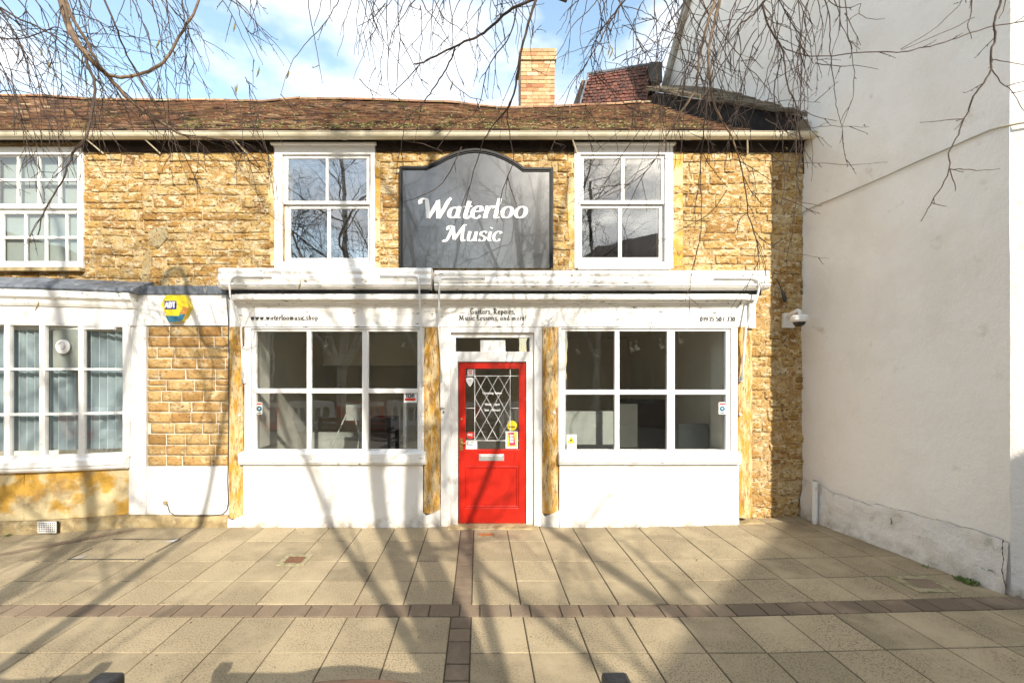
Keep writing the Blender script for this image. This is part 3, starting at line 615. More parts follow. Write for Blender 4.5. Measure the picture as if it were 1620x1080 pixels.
for i in range(50):
    xa, xb = -9.4+i*.28, -9.4+(i+1)*.28
    if xa > 3.1: continue
    for k in range(6):
        t0, t1 = k/6, (k+1)/6; deck.quad(roofpt(xa, t0, -.02), roofpt(xb, t0, -.02), roofpt(xb, t1, -.02), roofpt(xa, t1, -.02))
    deck.quad(roofpt(xa, 1, -.02), roofpt(xb, 1, -.02), roofpt(xb, 1, -.02)+Vector((0, 2.3, -1.7)), roofpt(xa, 1, -.02)+Vector((0, 2.3, -1.7)))
roof = rt.build('roof', M['tile'], shop)
deck.build('roof_deck', M['dark_wood'], roof)
rg = MB(); x = -9.3
while x < 3.0:
    ln = rn.uniform(.29, .33); pr = []
    za = roofpt(x, 1).z; 
    pts = [Vector((0, RY+.085*math.cos(R(a_)), .055*math.sin(R(a_)))) for a_ in range(-10, 191, 25)]
    n = len(pts); i = len(rg.v); dz = rn.uniform(-.006, .006)
    for xx in (x, x+ln-.006):
        z0 = roofpt(xx, 1).z-.005+dz
        rg.v += [Vector((xx, p.y, z0+p.z)) for p in pts]
    for k in range(n-1): rg.f.append((i+k, i+k+1, i+n+k+1, i+n+k)); rg.c.append(min(1, max(0, rn.gauss(.65, .18))))
    rg.f.append(tuple(i+k for k in range(n))); rg.c.append(.6); x += ln
rg.build('ridge_tiles', M['tile'], roof)
ms = MB()                                                       # moss and lichen tufts along the eaves
for k in range(1500):
    x = rn.uniform(-3.8, 2.9) if rn.random() < .8 else rn.uniform(-8, 2.9); t = abs(rn.gauss(0, .11)) if rn.random() < .6 else rn.uniform(0, .8)
    p = roofpt(x, min(t, .95), .03); s = rn.uniform(.008, .026)
    for q in range(4):
        a = rn.uniform(0, 6.28); d = Vector((math.cos(a), math.sin(a)*.6, .5))*s
        ms.quad(p, p+d*.7+Vector((s*.4, 0, 0)), p+d, p+Vector((0, 0, s*.6)))
M['moss'] = mat('roof_moss', (.16, .17, .045), .95, (.30, .27, .12), 14, 5, .4, .6)
ms.build('moss', M['moss'], roof, kind='stuff')
# raised slate roof at the right with a dark verge
A = Vector((X(1030, 2.0), 2.0, Z(143, 2.0))); B = Vector((X(1276, .10), .10, Z(184, .10)))
A2 = Vector((4.6, 2.0, A.z+.10)); 
sr = MB(); NS = 13
for c in range(NS):
    t0, t1 = c/NS, (c+1.8)/NS
    e0 = B.lerp(A, t0); e1 = B.lerp(A, min(1.05, t1)); xx = e0.x-rn.uniform(0, .02); 
    while xx < 4.7:
        wd = rn.uniform(.16, .34); th = rn.uniform(.03, .065); tn = min(1, max(0, rn.gauss(.5, .25)))
        sx0 = (e1.x-e0.x)
        f = [Vector((xx, e0.y, e0.z)), Vector((xx+wd, e0.y, e0.z)), Vector((xx+wd+sx0*.2, e1.y, e1.z)), Vector((xx+sx0*.9 if xx-e0.x < .06 else xx+sx0*.2, e1.y, e1.z))]
        up_ = Vector((0, 0, th)); j = [Vector((rn.uniform(-.02, .02), rn.uniform(-.02, .02), rn.uniform(-.014, .014))) for _ in range(4)]
        b_ = [p+q for p, q in zip(f, j)]; t_ = [p+up_ for p in b_]
        sr.quad(*t_, tn); sr.quad(b_[3], b_[2], b_[1], b_[0], tn*.6)
        for k in range(4):
            l = (k+1) % 4; sr.quad(b_[k], b_[l], t_[l], t_[k], tn*.8)
        xx += wd+.004
slate = sr.build('slate_roof', M['slate'], shop)
vb = MB()
lowA = Vector((A.x, A.y+.04, A.z-.16)); 
for k in range(10):
    t0, t1 = k/10, (k+1)/10; P, Q = B.lerp(A, t0), B.lerp(A, t1); dz0 = .30*(1-t0)+.22; dz1 = .30*(1-t1)+.22
    vb.quad(P+Vector((.03, .05, -dz0-.2)), Q+Vector((.03, .05, -dz1-.2)), Q+Vector((.03, .05, .012)), P+Vector((.03, .05, .012)))
vb.box(3.05, 4.3, .40, .42, 4.89, 5.16); vb.box(3.15, 4.3, .06, .40, 4.886, 4.90)
vb.build('verge_board', mat('void_shade', (.010, .008, .007), .95, (.022, .018, .014), 9, 6, .4, .6), slate)  # near-black colour stands in for the shade of the void under the slates
bk = MB()
for i in range(5): bk.box(3.55+i*.14, 3.66+i*.14, .10, .15, 4.93+.004*i, 4.975)
bk.box(4.07, 4.15, .06, .16, 4.93, 5.10); bk.build('stone_packing', M['slate'], slate, bevel=.004)
# chimney behind the ridge
YC = 3.0
ch = MB(); cx0, cx1 = X(824, YC), X(878, YC); ct, cb = Z(97, YC), 5.6
def bricks(mb, x0, x1, y0, y1, z0, z1, seed, h=.075, l=.225):
    rq = random.Random(seed); z = z0; r = 0
    while z < z1-.02:
        for (axis, a, b, fix) in (('x', x0, x1, y0), ('x', x0, x1, y1-.1), ('y', y0, y1, x0), ('y', y0, y1, x1-.1)):
            p = a-(r % 2)*l/2
            while p < b:
                q = min(p+l, b); pp = max(p, a)
                if q-pp > .03:
                    jj = rq.uniform(0, .006); tn = min(1, max(0, rq.gauss(.62, .25)))
                    if axis == 'x': mb.box(pp+.005, q-.005, fix+(jj if fix == y0 else 0), fix+.1-(jj if fix != y0 else 0), z+.005, z+h-.005, tn)
                    else: mb.box(fix+(jj if fix == x0 else 0)+.001, fix+.1-jj-.001, pp+.005, q-.005, z+.005, z+h-.005, tn)
                p += l
        z += h; r += 1
bricks(ch, cx0, cx1, YC, YC+.55, cb, ct, 4); bricks(ch, cx0-.03, cx1+.03, YC-.03, YC+.58, ct+.01, Z(77, YC), 8)
chim = ch.build('chimney', M['brick'], roof)
cc = MB(); cc.box(cx0+.012, cx1-.012, YC+.012, YC+.538, cb, ct+.005); cc.box(cx0-.018, cx1+.018, YC-.018, YC+.568, ct+.012, Z(79, YC)); cc.build('mortar_core', M['mortar'], roof, label='mortar core of the chimney')
rb = thing('rear_outbuilding', 'building behind the ridge with steep red hung tiles and dark eaves', 'building', (X(975, 3), 3.2, 0))
P0, P1, P2, P3 = PT(916, 170, 2.75), PT(1022, 165, 2.75), PT(1033, 103, 3.35), PT(930, 119, 3.35)
hm = MB(); nr, ncl = 11, 14
def bil(u, v, l=0):
    p = P0.lerp(P1, u).lerp(P3.lerp(P2, u), v); return p+Vector((0, -.8, .3))*l
for r_ in range(nr):
    for c_ in range(ncl):
        u0 = (c_+.5*(r_ % 2))/ncl; u1 = min(u0+1/ncl, 1); v0, v1 = r_/nr, min(1, (r_+1.4)/nr); tn = rn.random()
        lf_ = rn.uniform(.02, .04); e = rn.uniform(-.15, .15)/nr
        a, b, c, d = bil(u0+.003, v0+e, lf_), bil(u1-.003, v0-e, lf_), bil(u1-.003, v1, .003), bil(u0+.003, v1, .003)
        hm.quad(a, b, c, d, tn); hm.quad(bil(u0+.003, v0+e, lf_-.02), bil(u1-.003, v0-e, lf_-.02), b, a, tn*.5)
hm.build('hung_tiles', M['tile_red'], rb)
hm = MB()
for (a, b, r_) in ((bil(-.01, 1.0, .03), bil(1.01, 1.0, .03), .028), (bil(0, 0, .02), bil(0, 1, .02), .02)):
    hm.tube([a, b], r_, 6)
hm.build('ridge_flashing', M['lead'], rb)
hm = MB(); a = PT(1022, 170, 2.8); b = PT(1040, 96, 3.3)
hm.box(X(1024, 3.1), X(1043, 3.1), 2.95, 3.5, Z(137, 3.1), Z(106, 3.1)); hm.build('eaves_box', M['iron'], rb, bevel=.01)
hm = MB(); hm.box(X(922, 3.3), X(1040, 3.3), 3.40, 5.2, 4, Z(122, 3.3)); hm.build('wall', M['brick_red'], rb)
hm = MB(); hm.prism([(X(922, 3.4), 5.5), (X(1030, 3.4), 5.5), (X(1030, 3.4), Z(106, 3.4)), (X(932, 3.4), Z(122, 3.4))], 3.372, 3.395); hm.build('gable_wall', M['brick_red'], rb)
# small piece of chimney at the left frame edge

# ------------------------------------------------------------------ shopfront (plane y = 0)
def bx(mb, px0, px1, py0, py1, y0, y1, col=1.0, Yr=None):
    Yr = y0 if Yr is None else Yr
    mb.box(X(px0, Yr), X(px1, Yr), y0, y1, Z(py1, Yr), Z(py0, Yr), col)
def part(name, m, parent, bevel=.004, label=None, **k):
    pass
q = MB(); bx(q, 363, 1194, 474, 517, -.02, .16); fascia = q.build('fascia_board', M['white_dirty'], shop, bevel=.003)
q = MB(); q.box(X(363), X(1192), .17, .30, Z(474), 2.86); q.build('bressummer', M['white'], shop)
# cornice with its mouldings
cp = [(p, Z(v, p)) for p, v in ((.02, 487), (-.03, 487), (-.032, 483), (-.050, 482), (-.055, 479), (-.09, 477.5), (-.095, 475), (-.15, 474), (-.16, 472.5), (-.16, 466), (-.145, 465))]+[(.16, Z(465, -.145)+.004)]
q = MB(); q.profile(cp, X(372, -.15), X(1184, -.15)); cor = q.build('cornice', M['white_dirty'], shop, bevel=.002)
for (a, b) in ((X(366, -.1), X(372, -.15)-.002), (X(1184, -.15)+.002, X(1196, -.1))):
    q = MB(); q.profile([(p[0]*.8+.01, p[1]) for p in cp if p[1] > Z(483.5)-.01], a, b); q.build('cornice_return', M['white'], shop)
q = MB(); bx(q, 1186, 1196, 474, 519, -.06, .02); q.build('console', M['white'], shop, bevel=.006)
q = MB(); q.box(X(225), X(363), -.03, .17, Z(466), Z(452.5)); q.build('lead_capping', M['lead'], nb, bevel=.004)
# ochre stone pilasters, painted feet
def pilaster(px0, px1, py1, seed):
    rq = random.Random(seed); q = MB(); n = 14; z0, z1 = Z(py1), Z(517.5)
    i = len(q.v); cols = 4
    for r_ in range(n+1):
        for c_ in range(cols+1):
            fx, fz = c_/cols, r_/n; x = X(px0)+(X(px1)-X(px0))*fx; z = z0+(z1-z0)*fz
            e = .008 if fx in (0, 1) else 0
            q.v.append(Vector((x+(rq.uniform(-.006, .004) if fx in (0, 1) else 0), -.02+e+.008*noise.noise(Vector((x*14, z*5, seed))), z)))
    for r_ in range(n):
        for c_ in range(cols):
            k = i+r_*(cols+1)+c_; q.f.append((k, k+1, k+cols+2, k+cols+1)); q.c.append(1)
    for fx in (0, cols):
        for r_ in range(n):
            a = q.v[i+r_*(cols+1)+fx]; b = q.v[i+(r_+1)*(cols+1)+fx]; q.quad(a, b, (b.x, .1, b.z), (a.x, .1, a.z))
    return q.build('pilaster', M['ochre'], shop)
pilaster(363, 386, 819, 1); pilaster(671, 697, 811, 2); pilaster(858, 883, 812, 3); pilaster(1167, 1189, 818, 4)
for (a, b, c) in ((361, 387, 819), (669, 697, 811), (857, 884, 812)):
    q = MB(); q.prism([(X(a), -.02), (X(b), -.02), (X(b), Z(c-6)), (X((a+b)/2+3), Z(c-1)), (X(a+5), Z(c+4)), (X(a), Z(c-2))], -.032, .1)
    q.build('painted_foot', M['render'], shop, bevel=.006)
q = MB(); q.prism([(X(1166), 0), (X(1186), 0), (X(1212), .02), (X(1210), .045), (X(1186), .06), (X(1166), .03)], -.04, .15); q.build('plinth_stone', M['plinth'], shop, bevel=.01)
# stall risers
def riser(a, b, top, seed):
    q = MB(); nx, nz = 30, 9; x0, x1, z0, z1 = X(a), X(b), -.02, Z(top)
    for r_ in range(nz+1):
        for c_ in range(nx+1):
            x = x0+(x1-x0)*c_/nx; z = z0+(z1-z0)*r_/nz
            q.v.append(Vector((x, -.035+.006*noise.noise(Vector((x*2, z*3, seed)))-(.012 if r_ <= 1 else 0), z)))
    for r_ in range(nz):
        for c_ in range(nx):
            k = r_*(nx+1)+c_; q.f.append((k, k+1, k+nx+2, k+nx+1)); q.c.append(1)
    for c_ in (0, nx):
        for r_ in range(nz):
            p, s = q.v[r_*(nx+1)+c_], q.v[(r_+1)*(nx+1)+c_]; q.quad(p, s, (s.x, .1, s.z), (p.x, .1, p.z))
    q.quad((x0, .1, z1), (x0, -.035, z1), (x1, -.035, z1), (x1, .1, z1))
    q.box(x0+.02, x1-.02, .05, .17, -.05, z1-.003)
    return q.build('stall_riser', M['render'], shop, smooth=True)
riser(387, 669.5, 734, 3); riser(884.5, 1166, 734, 8)
def shopwin(lab, x0, x1, xs, ys, gl, sill):
    Yf = -.03
    hs = [(X(a, Yf), X(b, Yf), Z(d, Yf), Z(c, Yf)) for (a, b) in xs for (c, d) in ys]
    q = MB(); vis = (X(xs[0][0]-7, Yf), X(xs[-1][1]+7, Yf), Z(ys[-1][1]+2, Yf), Z(ys[0][0]-4, Yf))
    q.plate(X(x0, Yf), X(x1, Yf), Z(716, Yf), Z(518, Yf), [vis], Yf, .14); wn = q.build('window', M['white'], shop, bevel=.004, label=lab)
    q = MB(); q.plate(vis[0]+.001, vis[1]-.001, vis[2]+.001, vis[3]-.001, hs, Yf+.02, Yf+.075); q.build('glazing_bars', M['white'], wn, bevel=.006)
    q = MB(); q.box(vis[0]+.01, vis[1]-.01, Yf+.046, Yf+.050, vis[2]+.01, vis[3]-.01); q.build('glass', M['glass'], wn)
    q = MB(); q.profile([(-.105, Z(732, -.1)), (-.105, Z(718, -.1)), (-.03, Z(713.5, -.03)), (.16, Z(713, 0)), (.16, Z(735.5, 0)), (-.085, Z(735, -.1)), (-.085, Z(732, -.1))], X(sill[0], -.1), X(sill[1], -.1)); q.build('sill', M['white_dirty'], wn, bevel=.003)
    for (a, b) in ((vis[0]-.004, vis[0]+.02), (vis[1]-.02, vis[1]+.004)):
        q = MB(); q.box(a, b, .141, .42, vis[2], vis[3]); q.build('reveal', M['room'], wn)
    return wn
sw1 = shopwin('wide six pane shop window left of the red door', 386.5, 670.5, [(404, 484), (491, 572), (582, 660)], [(524, 614.5), (622, 711)], 1, (377, 673))
sw2 = shopwin('wide six pane shop window right of the red door', 883.5, 1167, [(895, 973.5), (981, 1057), (1069, 1150)], [(523.5, 616.5), (624, 712)], 1, (885, 1173))
# door case
q = MB(); q.plate(X(697.5), X(857.5), .0, Z(517.5), [(X(713), X(845), -.1, Z(526))], -.015, .14); dc = q.build('door_case', M['white'], shop, bevel=.005)
Yd = .035
q = MB(); q.plate(X(713)-.0, X(845), .0, Z(526), [(X(724.5, Yd), X(832.5, Yd), -.1, Z(572, Yd)), (X(721, Yd), X(838, Yd), Z(556, Yd), Z(534, Yd))], Yd, .135); q.build('door_frame', M['white'], shop, bevel=.004)
q = MB(); q.box(X(720, .06), X(839, .06), .07, .074, Z(558, .06), Z(532, .06)); q.build('transom_glass', M['glass'], dc)
q = MB(); q.box(X(760, .06), X(799.5, .06), .062, .066, Z(556.5, .06), Z(538, .06)); q.build('paper_sheet', M['paper'], dc)
q = MB(); q.prism([(X(706), -.02), (X(853), -.02), (X(851), .012), (X(709), .012)], -.12, .12); q.build('threshold', M['plinth'], shop, bevel=.01)
Yl = .06
def dx(p): return X(p, Yl)
def dz(p): return Z(p, Yl)
door = MB(); door.plate(dx(725.8), dx(831.2), dz(828)+.006, dz(573.3), [(dx(736.5), dx(821), dz(710.5), dz(583)), (dx(736.5), dx(820.5), dz(803), dz(737))], Yl, Yl+.045)
dr = door.build('door', M['door'], shop, bevel=.004, label='red front door with a diamond leaded glass panel')
q = MB(); q.box(dx(736), dx(821), Yl+.022, Yl+.034, dz(804), dz(736)); q.build('recessed_panel', M['door'], dr)
q = MB(); q.plate(dx(736.6), dx(820.4), dz(802.8), dz(737.2), [(dx(739.5), dx(817.5), dz(800), dz(740))], Yl+.008, Yl+.021); q.build('panel_moulding', M['door'], dr, bevel=.004)
q = MB(); q.box(dx(735.5), dx(822), Yl+.024, Yl+.028, dz(711.5), dz(582)); q.build('glass', M['glass'], dr)
q = MB(); ly = Yl+.019
def lead(mb, a, b, r_=.0042, yy=None):
    yy = ly if yy is None else yy
    p, s = Vector((dx(a[0]), yy, dz(a[1]))), Vector((dx(b[0]), yy, dz(b[1]))); mb.tube([p, s], r_, 6)
lead(q, (751, 583), (751, 710)); lead(q, (807.3, 583), (807.3, 697)); lead(q, (737, 594.5), (821, 594.5)); lead(q, (737, 697), (821, 697)); lead(q, (737, 645.6), (751, 645.6)); lead(q, (807.3, 645.6), (821, 645.6))
gx0, gx1, gy0, gy1 = 751, 807.3, 594.5, 697; pw, ph = (gx1-gx0)/3, (gy1-gy0)/3
for k in range(-3, 4):
    for sg_ in (1, -1):
        # line through (gx0+k*pw, gy0) with slope
        a = (gx0+k*pw, gy0) if sg_ == 1 else (gx1-k*pw, gy0)
        pts = []
        t0, t1 = 0, 3
        xa, xb = a[0], a[0]+sg_*3*pw
        # clip to the border
        f = lambda x: gy0+(x-a[0])*sg_*ph/pw
        lo, hi = max(gx0, min(xa, xb)), min(gx1, max(xa, xb))
        if hi-lo > 1: lead(q, (lo, f(lo)), (hi, f(hi)), .0032, ly+.0005*sg_)
q.build('leading', M['letter_white'], dr)
q = MB(); q.box(dx(757.5), dx(797.5), Yl-.008, Yl+.002, dz(728.5), dz(718)); q.build('letterbox', M['steel'], dr, bevel=.003)
q = MB(); q.box(dx(760), dx(795), Yl-.013, Yl-.006, dz(726.5), dz(720)); q.build('letterbox_flap', M['steel'], dr, bevel=.003)
q = MB(); q.box(dx(727.6), dx(732.3), Yl-.006, Yl+.002, dz(712), dz(693)); q.tube([(dx(730), Yl-.004, dz(700)), (dx(730), Yl-.04, dz(700)), (dx(731), Yl-.045, dz(700)), (dx(740), Yl-.045, dz(700.5))], .007, 8); q.build('handle', M['brass'], dr)
q = MB(); q.lathe([(.012, 0), (.012, -.006), (.006, -.008)], (dx(730), Yl, dz(663)), 'y', 12); q.build('keyhole_cover', M['brass'], dr)
lettering('opening_times', 'Opening Times', dx(779), dz(623), .028, Yl+.022, M['letter_white'], dr, .26, .10, width=.245)
lettering('opening_times', '10am - 5pm', dx(779), dz(641), .028, Yl+.022, M['letter_white'], dr, .26, .10, width=.19)
lettering('opening_times', 'Sun - Closed', dx(779), dz(650), .028, Yl+.022, M['letter_white'], dr, .26, .10, width=.205)
# writing on the fascia
lettering('lettering', 'www.waterloomusic.shop', X(450.5, -.02), Z(506, -.02), .062, -.022, M['letter_black'], fascia, .19, .05, width=.84, track=.80)
lettering('lettering', 'Guitars, Repairs,', X(780, -.02), Z(496.5, -.02), .066, -.022, M['letter_black'], fascia, .18, .06, width=.56, track=.84)
lettering('lettering', 'Music Lessons, and more!', X(780, -.02), Z(506.5, -.02), .062, -.022, M['letter_black'], fascia, .18, .06, width=.84, track=.84)
lettering('lettering', '01935 507 330', X(1135.5, -.02), Z(508, -.02), .058, -.022, M['letter_black'], fascia, .22, .06, width=.445, track=.88)

# ------------------------------------------------------------------ awnings
def awning(name, px0, px1, py0, py1, arms, label):
    Ya = -.19; x0, x1 = X(px0, Ya), X(px1, Ya); zt, zb = Z(py0, Ya), Z(py1, Ya); h = zt-zb
    t = thing('awning', label, 'awning', ((x0+x1)/2, 0, zb), 'folded awnings above the shopfront')
    pf = []
    def curve(c, r_, a0, a1, n=5): return [(c[0]+r_[0]*math.cos(R(a0+(a1-a0)*k/n)), c[1]+r_[1]*math.sin(R(a0+(a1-a0)*k/n))) for k in range(n+1)]
    pf += [(.15, zt-.015), (-.02, zt+.012)]
    pf += curve((Ya+.07, zt-.05), (.07, .05), 90, 185)
    pf += [(Ya+.014, zt-.085)]
    pf += curve((Ya+.05, zt-.135), (.055, .045), 150, 215)
    pf += [(Ya+.02, zb+.062), (Ya-.012, zb+.055), (Ya-.012, zb+.030), (Ya+.01, zb+.025)]
    pf += curve((Ya+.06, zb+.022), (.06, .028), 190, 265) + [(.13, zb-.005), (.15, zb+.02)]
    q = MB(); q.profile(pf, x0+.012, x1-.012); q.build('cassette', M['white_dirty'], t, bevel=0)
    for (a, b) in ((x0, x0+.011), (x1-.011, x1)):
        q = MB(); q.profile([(p[0]*1.02, p[1]) for p in pf], a, b); q.build('end_cap', M['white'], t)
    q = MB(); q.box(x0+.03, x1-.03, -.07, .10, zb-.06, zb-.008); q.build('gap_shade_strip', M['iron'], t)  # black strip stands in for the shade in the gap below the cassette
    for pts, r_ in arms:
        q = MB(); P = [PT(a, b, y) for (a, b, y) in pts]
        P = [tuple(p) for p in P]; q.tube(P, r_, 8); ar = q.build('arm', M['white'], t, smooth=True)
        e = Vector(P[-1]); s = MB()
        s.box(e.x-.016, e.x+.016, -.052, e.y+.002 if e.y+.002 > -.03 else -.022, e.z-.03, e.z+.03); s.lathe([(.014, -.075), (.014, -.05)], (e.x, 0, e.z-.02), 'y', 10); s.lathe([(.010, -.072), (.010, -.05)], (e.x, 0, e.z+.022), 'y', 10)
        s.build('arm_bracket', M['steel'], ar)
    return t
awning('awning', 345, 682, 422, 454.5, [
    ([(430, 437, -.215), (372, 437, -.215), (366, 440, -.215), (363, 450, -.21), (364, 468, -.21), (381, 516, -.10), (383, 560, -.07), (383.5, 600, -.07)], .011),
    ([(601, 436, -.215), (655, 436, -.215), (661, 438, -.215), (663, 450, -.21), (666, 517, -.08), (667, 560, -.07), (669, 605, -.07)], .011)],
    'long white folded awning cassette over the left shop window')
awning('awning', 687, 1218, 426, 456, [
    ([(768, 439, -.215), (702, 439, -.215), (697, 441, -.215), (695, 452, -.21), (694, 517, -.10), (697, 560, -.06), (698.5, 600, -.06)], .011),
    ([(1130, 440, -.215), (1192, 440, -.215), (1199, 443, -.215), (1201, 455, -.21), (1198, 470, -.20), (1180, 520, -.12), (1177, 560, -.07), (1174, 600, -.07)], .012)],
    'longest white folded awning cassette over the door and right window')
def conduit(px0, px1, py0, py1, label, y0=-.05):
    q = MB(); bx(q, px0, px1, py0, py1, y0, y0+.025); o = q.build('awning_guide', M['white'], None, bevel=.004); return o
gd = MB(); bx(gd, 384.5, 388.5, 548, 606, -.055, -.03); gd.build('guide_rail', M['white'], shop, bevel=.003, label='white rail on the left edge of the left window')
gd = MB(); bx(gd, 696.5, 704, 518, 645, -.060, -.015); gd.build('guide_rail', M['white'], shop, bevel=.004, label='broad white rail left of the door')
gd = MB(); gd.lathe([(.009, -.04), (.009, -.014)], (X(702), 0, Z(651)), 'y', 10); gd.build('rail_bolt', M['iron'], shop)
gd = MB(); gd.lathe([(.014, -.05), (.014, -.02)], (X(1168.5), 0, Z(655)), 'y', 10); gd.build('wall_knob', M['paper'], shop)
for px, py in ((381, 656), (668, 655), (876, 652)):
    gd = MB(); gd.lathe([(.013, -.042), (.015, -.03), (.012, -.012)], (X(px), 0, Z(py)), 'y', 10); gd.build('wall_knob', M['letter_white'], shop)

# ------------------------------------------------------------------ hanging sign board
Ys = .115
sgn = thing('shop_sign', 'large dark arched sign board with white lettering reading Waterloo Music', 'shop sign', (X(754, Ys), Ys, Z(425, Ys)))
def sx(p): return X(p, Ys)
def sz(p): return Z(p, Ys)
def outline(off):
    top = [(633+off, 265+off*.9), (675.5-off*.3, 265+off*.9)]
    arcpts = [(690, 257), (706, 248.5), (722, 242), (738, 238.2), (752, 237), (768, 238.5), (784, 242.5), (802, 250), (818, 259), (829, 267)]
    top += [(a+(754-a)*off*.006, b+off*1.0) for (a, b) in arcpts]+[(874-off, 267.5+off*.9)]
    return [(633+off, 425-off*.2)]+top+[(874-off, 425-off*.2)]
o0, o1, o2 = outline(0), outline(4.2), outline(6.5)
q = MB(); q.prism([(sx(a), sz(b)) for a, b in o1], Ys-.002, Ys+.05); q.build('board', M['sign'], sgn)
def rim(oa, ob, y0, y1):
    q = MB(); n = len(oa)
    for k in range(n-1):
        a, b, c, d = oa[k], oa[k+1], ob[k+1], ob[k]; P = [(sx(p[0]), sz(p[1])) for p in (a, b, c, d)]
        q.quad(*[(p[0], y0, p[1]) for p in P])
        q.quad((P[0][0], y1, P[0][1]), (P[1][0], y1, P[1][1]), (P[1][0], y0, P[1][1]), (P[0][0], y0, P[0][1]))
        q.quad((P[3][0], y0, P[3][1]), (P[2][0], y0, P[2][1]), (P[2][0], y1, P[2][1]), (P[3][0], y1, P[3][1]))
    return q
r1 = rim(outline(-.8), outline(2.6), Ys-.028, Ys+.05).build('frame', M['black'], sgn, merge=True)
rim(outline(3.0), outline(4.6), Ys-.016, Ys+.0).build('frame_bead', M['black'], r1, merge=True)
lettering('lettering', 'Waterloo', sx(749), sz(345.5), .25, Ys-.003, M['letter_white'], sgn, .215, .05, slant=.24, width=1.36, dep=.006)
lettering('lettering', 'Music', sx(748), sz(381.5), .20, Ys-.003, M['letter_white'], sgn, .21, .05, slant=.24, width=.71, dep=.006)

# ------------------------------------------------------------------ alarm box, camera, cables
Yb = -.05
al = thing('alarm_box', 'yellow and blue hexagonal alarm box on the white fascia at left', 'alarm box', (X(279, Yb), Yb, Z(508, Yb)))
def poly(mb, pts, y0, y1, Yr=None):
    Yr = Yb if Yr is None else Yr
    mb.prism([(X(a, Yr), Z(b, Yr)) for a, b in pts], y0, y1)
q = MB(); poly(q, [(257, 482), (265, 467.5), (295, 467.5), (303, 485), (290, 508), (270, 510)], Yb-.03, -.005); q.build('case', M['yellow'], al, bevel=.006)
q = MB(); poly(q, [(264.5, 500), (285, 500), (297, 489.5), (302, 485.8), (290, 508.3), (275, 509.8), (270.5, 509.5)], Yb-.034, Yb-.0302); q.build('blue_panel', M['teal'], al)
q = MB(); poly(q, [(292.5, 485), (303, 487), (297, 498), (286, 497)], Yb-.037, Yb-.0345); q.build('orange_panel', M['orange'], al)
q = MB()
for k in range(4): poly(q, [(292.8-1.6*k, 487.2+2.6*k), (301.5-1.6*k, 488.8+2.6*k), (301.2-1.6*k, 489.5+2.6*k), (292.4-1.6*k, 488+2.6*k)], Yb-.039, Yb-.0375)
q.build('orange_panel_print', M['letter_black'], al)
q = MB(); poly(q, [(263.3, 476.5), (282, 476.5), (282, 489.7), (263.3, 489.7)], Yb-.033, Yb-.0305); q.build('logo_panel', M['letter_blue'], al)
lettering('lettering', 'ADT', X(272.6, Yb), Z(487.5, Yb), .068, Yb-.034, M['letter_white'], al, .24, .17, width=.128)
cc_ = thing('security_camera', 'white dome security camera on a wall bracket beside the white wall', 'security camera', (X(1248, .1), .1, Z(505, .1)))
yc = .13
q = MB(); q.box(X(1241, yc), X(1258, yc), yc, YU+.01, Z(518.5, yc), Z(495, yc)); q.build('back_plate', M['paper'], cc_, bevel=.006)
q = MB(); q.tube([(X(1248, yc), yc+.01, Z(501, yc)), (X(1252, 0), .0, Z(496, 0)), (X(1262, -.06), -.07, Z(490.5, -.06)), (X(1264.5, -.08), -.085, Z(492, -.08)), (X(1265.5, -.09), -.09, Z(500, -.09))], .021, 10); q.build('arm', M['paper'], cc_, smooth=True)
q = MB(); c0 = (X(1264.5, -.09), -.09, Z(506, -.09)); q.lathe([(.030, .068), (.078, .055), (.094, .038), (.094, .030), (.090, .028), (.092, .024), (.094, .0), (.082, -.022), (.070, -.026)], c0, 'z', 28); q.build('housing', M['paper'], cc_, smooth=False)
q = MB(); q.lathe([(.068, -.026), (.062, -.05), (.045, -.070), (.02, -.080)], c0, 'z', 24); q.build('dome', M['dark_dome'], cc_, smooth=True)
q = MB(); q.tube([PT(1228, 441, .15), PT(1233, 450, .14), PT(1236, 458, .13), PT(1238, 462, .12)], .006, 6); lc = q.build('cable_run', M['cable'], None); tag(lc, 'short black cable ending in a drop shaped connector on the shaded stone', 'cable')
q = MB(); q.tube([PT(1236.5, 458, .125), PT(1239, 464, .12), PT(1241.5, 472, .12), PT(1242, 478, .12)], [.010, .022, .026, .014], 10); q.build('connector', M['cable'], lc, smooth=True)
q = MB(); q.tube([PT(359.5, 452, -.03), PT(359, 475, -.025), PT(361, 505, -.03), PT(362, 560, -.03), PT(362, 640, -.03), PT(361.5, 700, -.03), PT(360, 760, -.03), PT(361, 795, -.035), PT(359, 806, -.04), PT(352, 813, -.04), PT(335, 815, -.035), PT(290, 815.5, -.035), PT(277, 815, -.035), PT(268, 809, -.035), PT(264.5, 797, -.03)], .0055, 6)
tag(q.build('black_cable', M['cable'], None, smooth=True), 'long black cable running down beside the brick panel and looping at its foot', 'cable')
q = MB(); q.box(X(262), X(267), -.05, -.02, Z(796), Z(791)); q.build('cable_outlet', M['plinth'], nb, bevel=.003)
q = MB(); q.tube([(X(526), -.06, -.01), (X(526), -.06, Z(812))], .015, 10); q.tube([(X(526), -.055, Z(813)), (X(530), -.045, Z(812))], .008, 6)
tag(q.build('waste_pipe', M['white'], None, smooth=False), 'short white pipe stub at the foot of the left white riser', 'pipe')

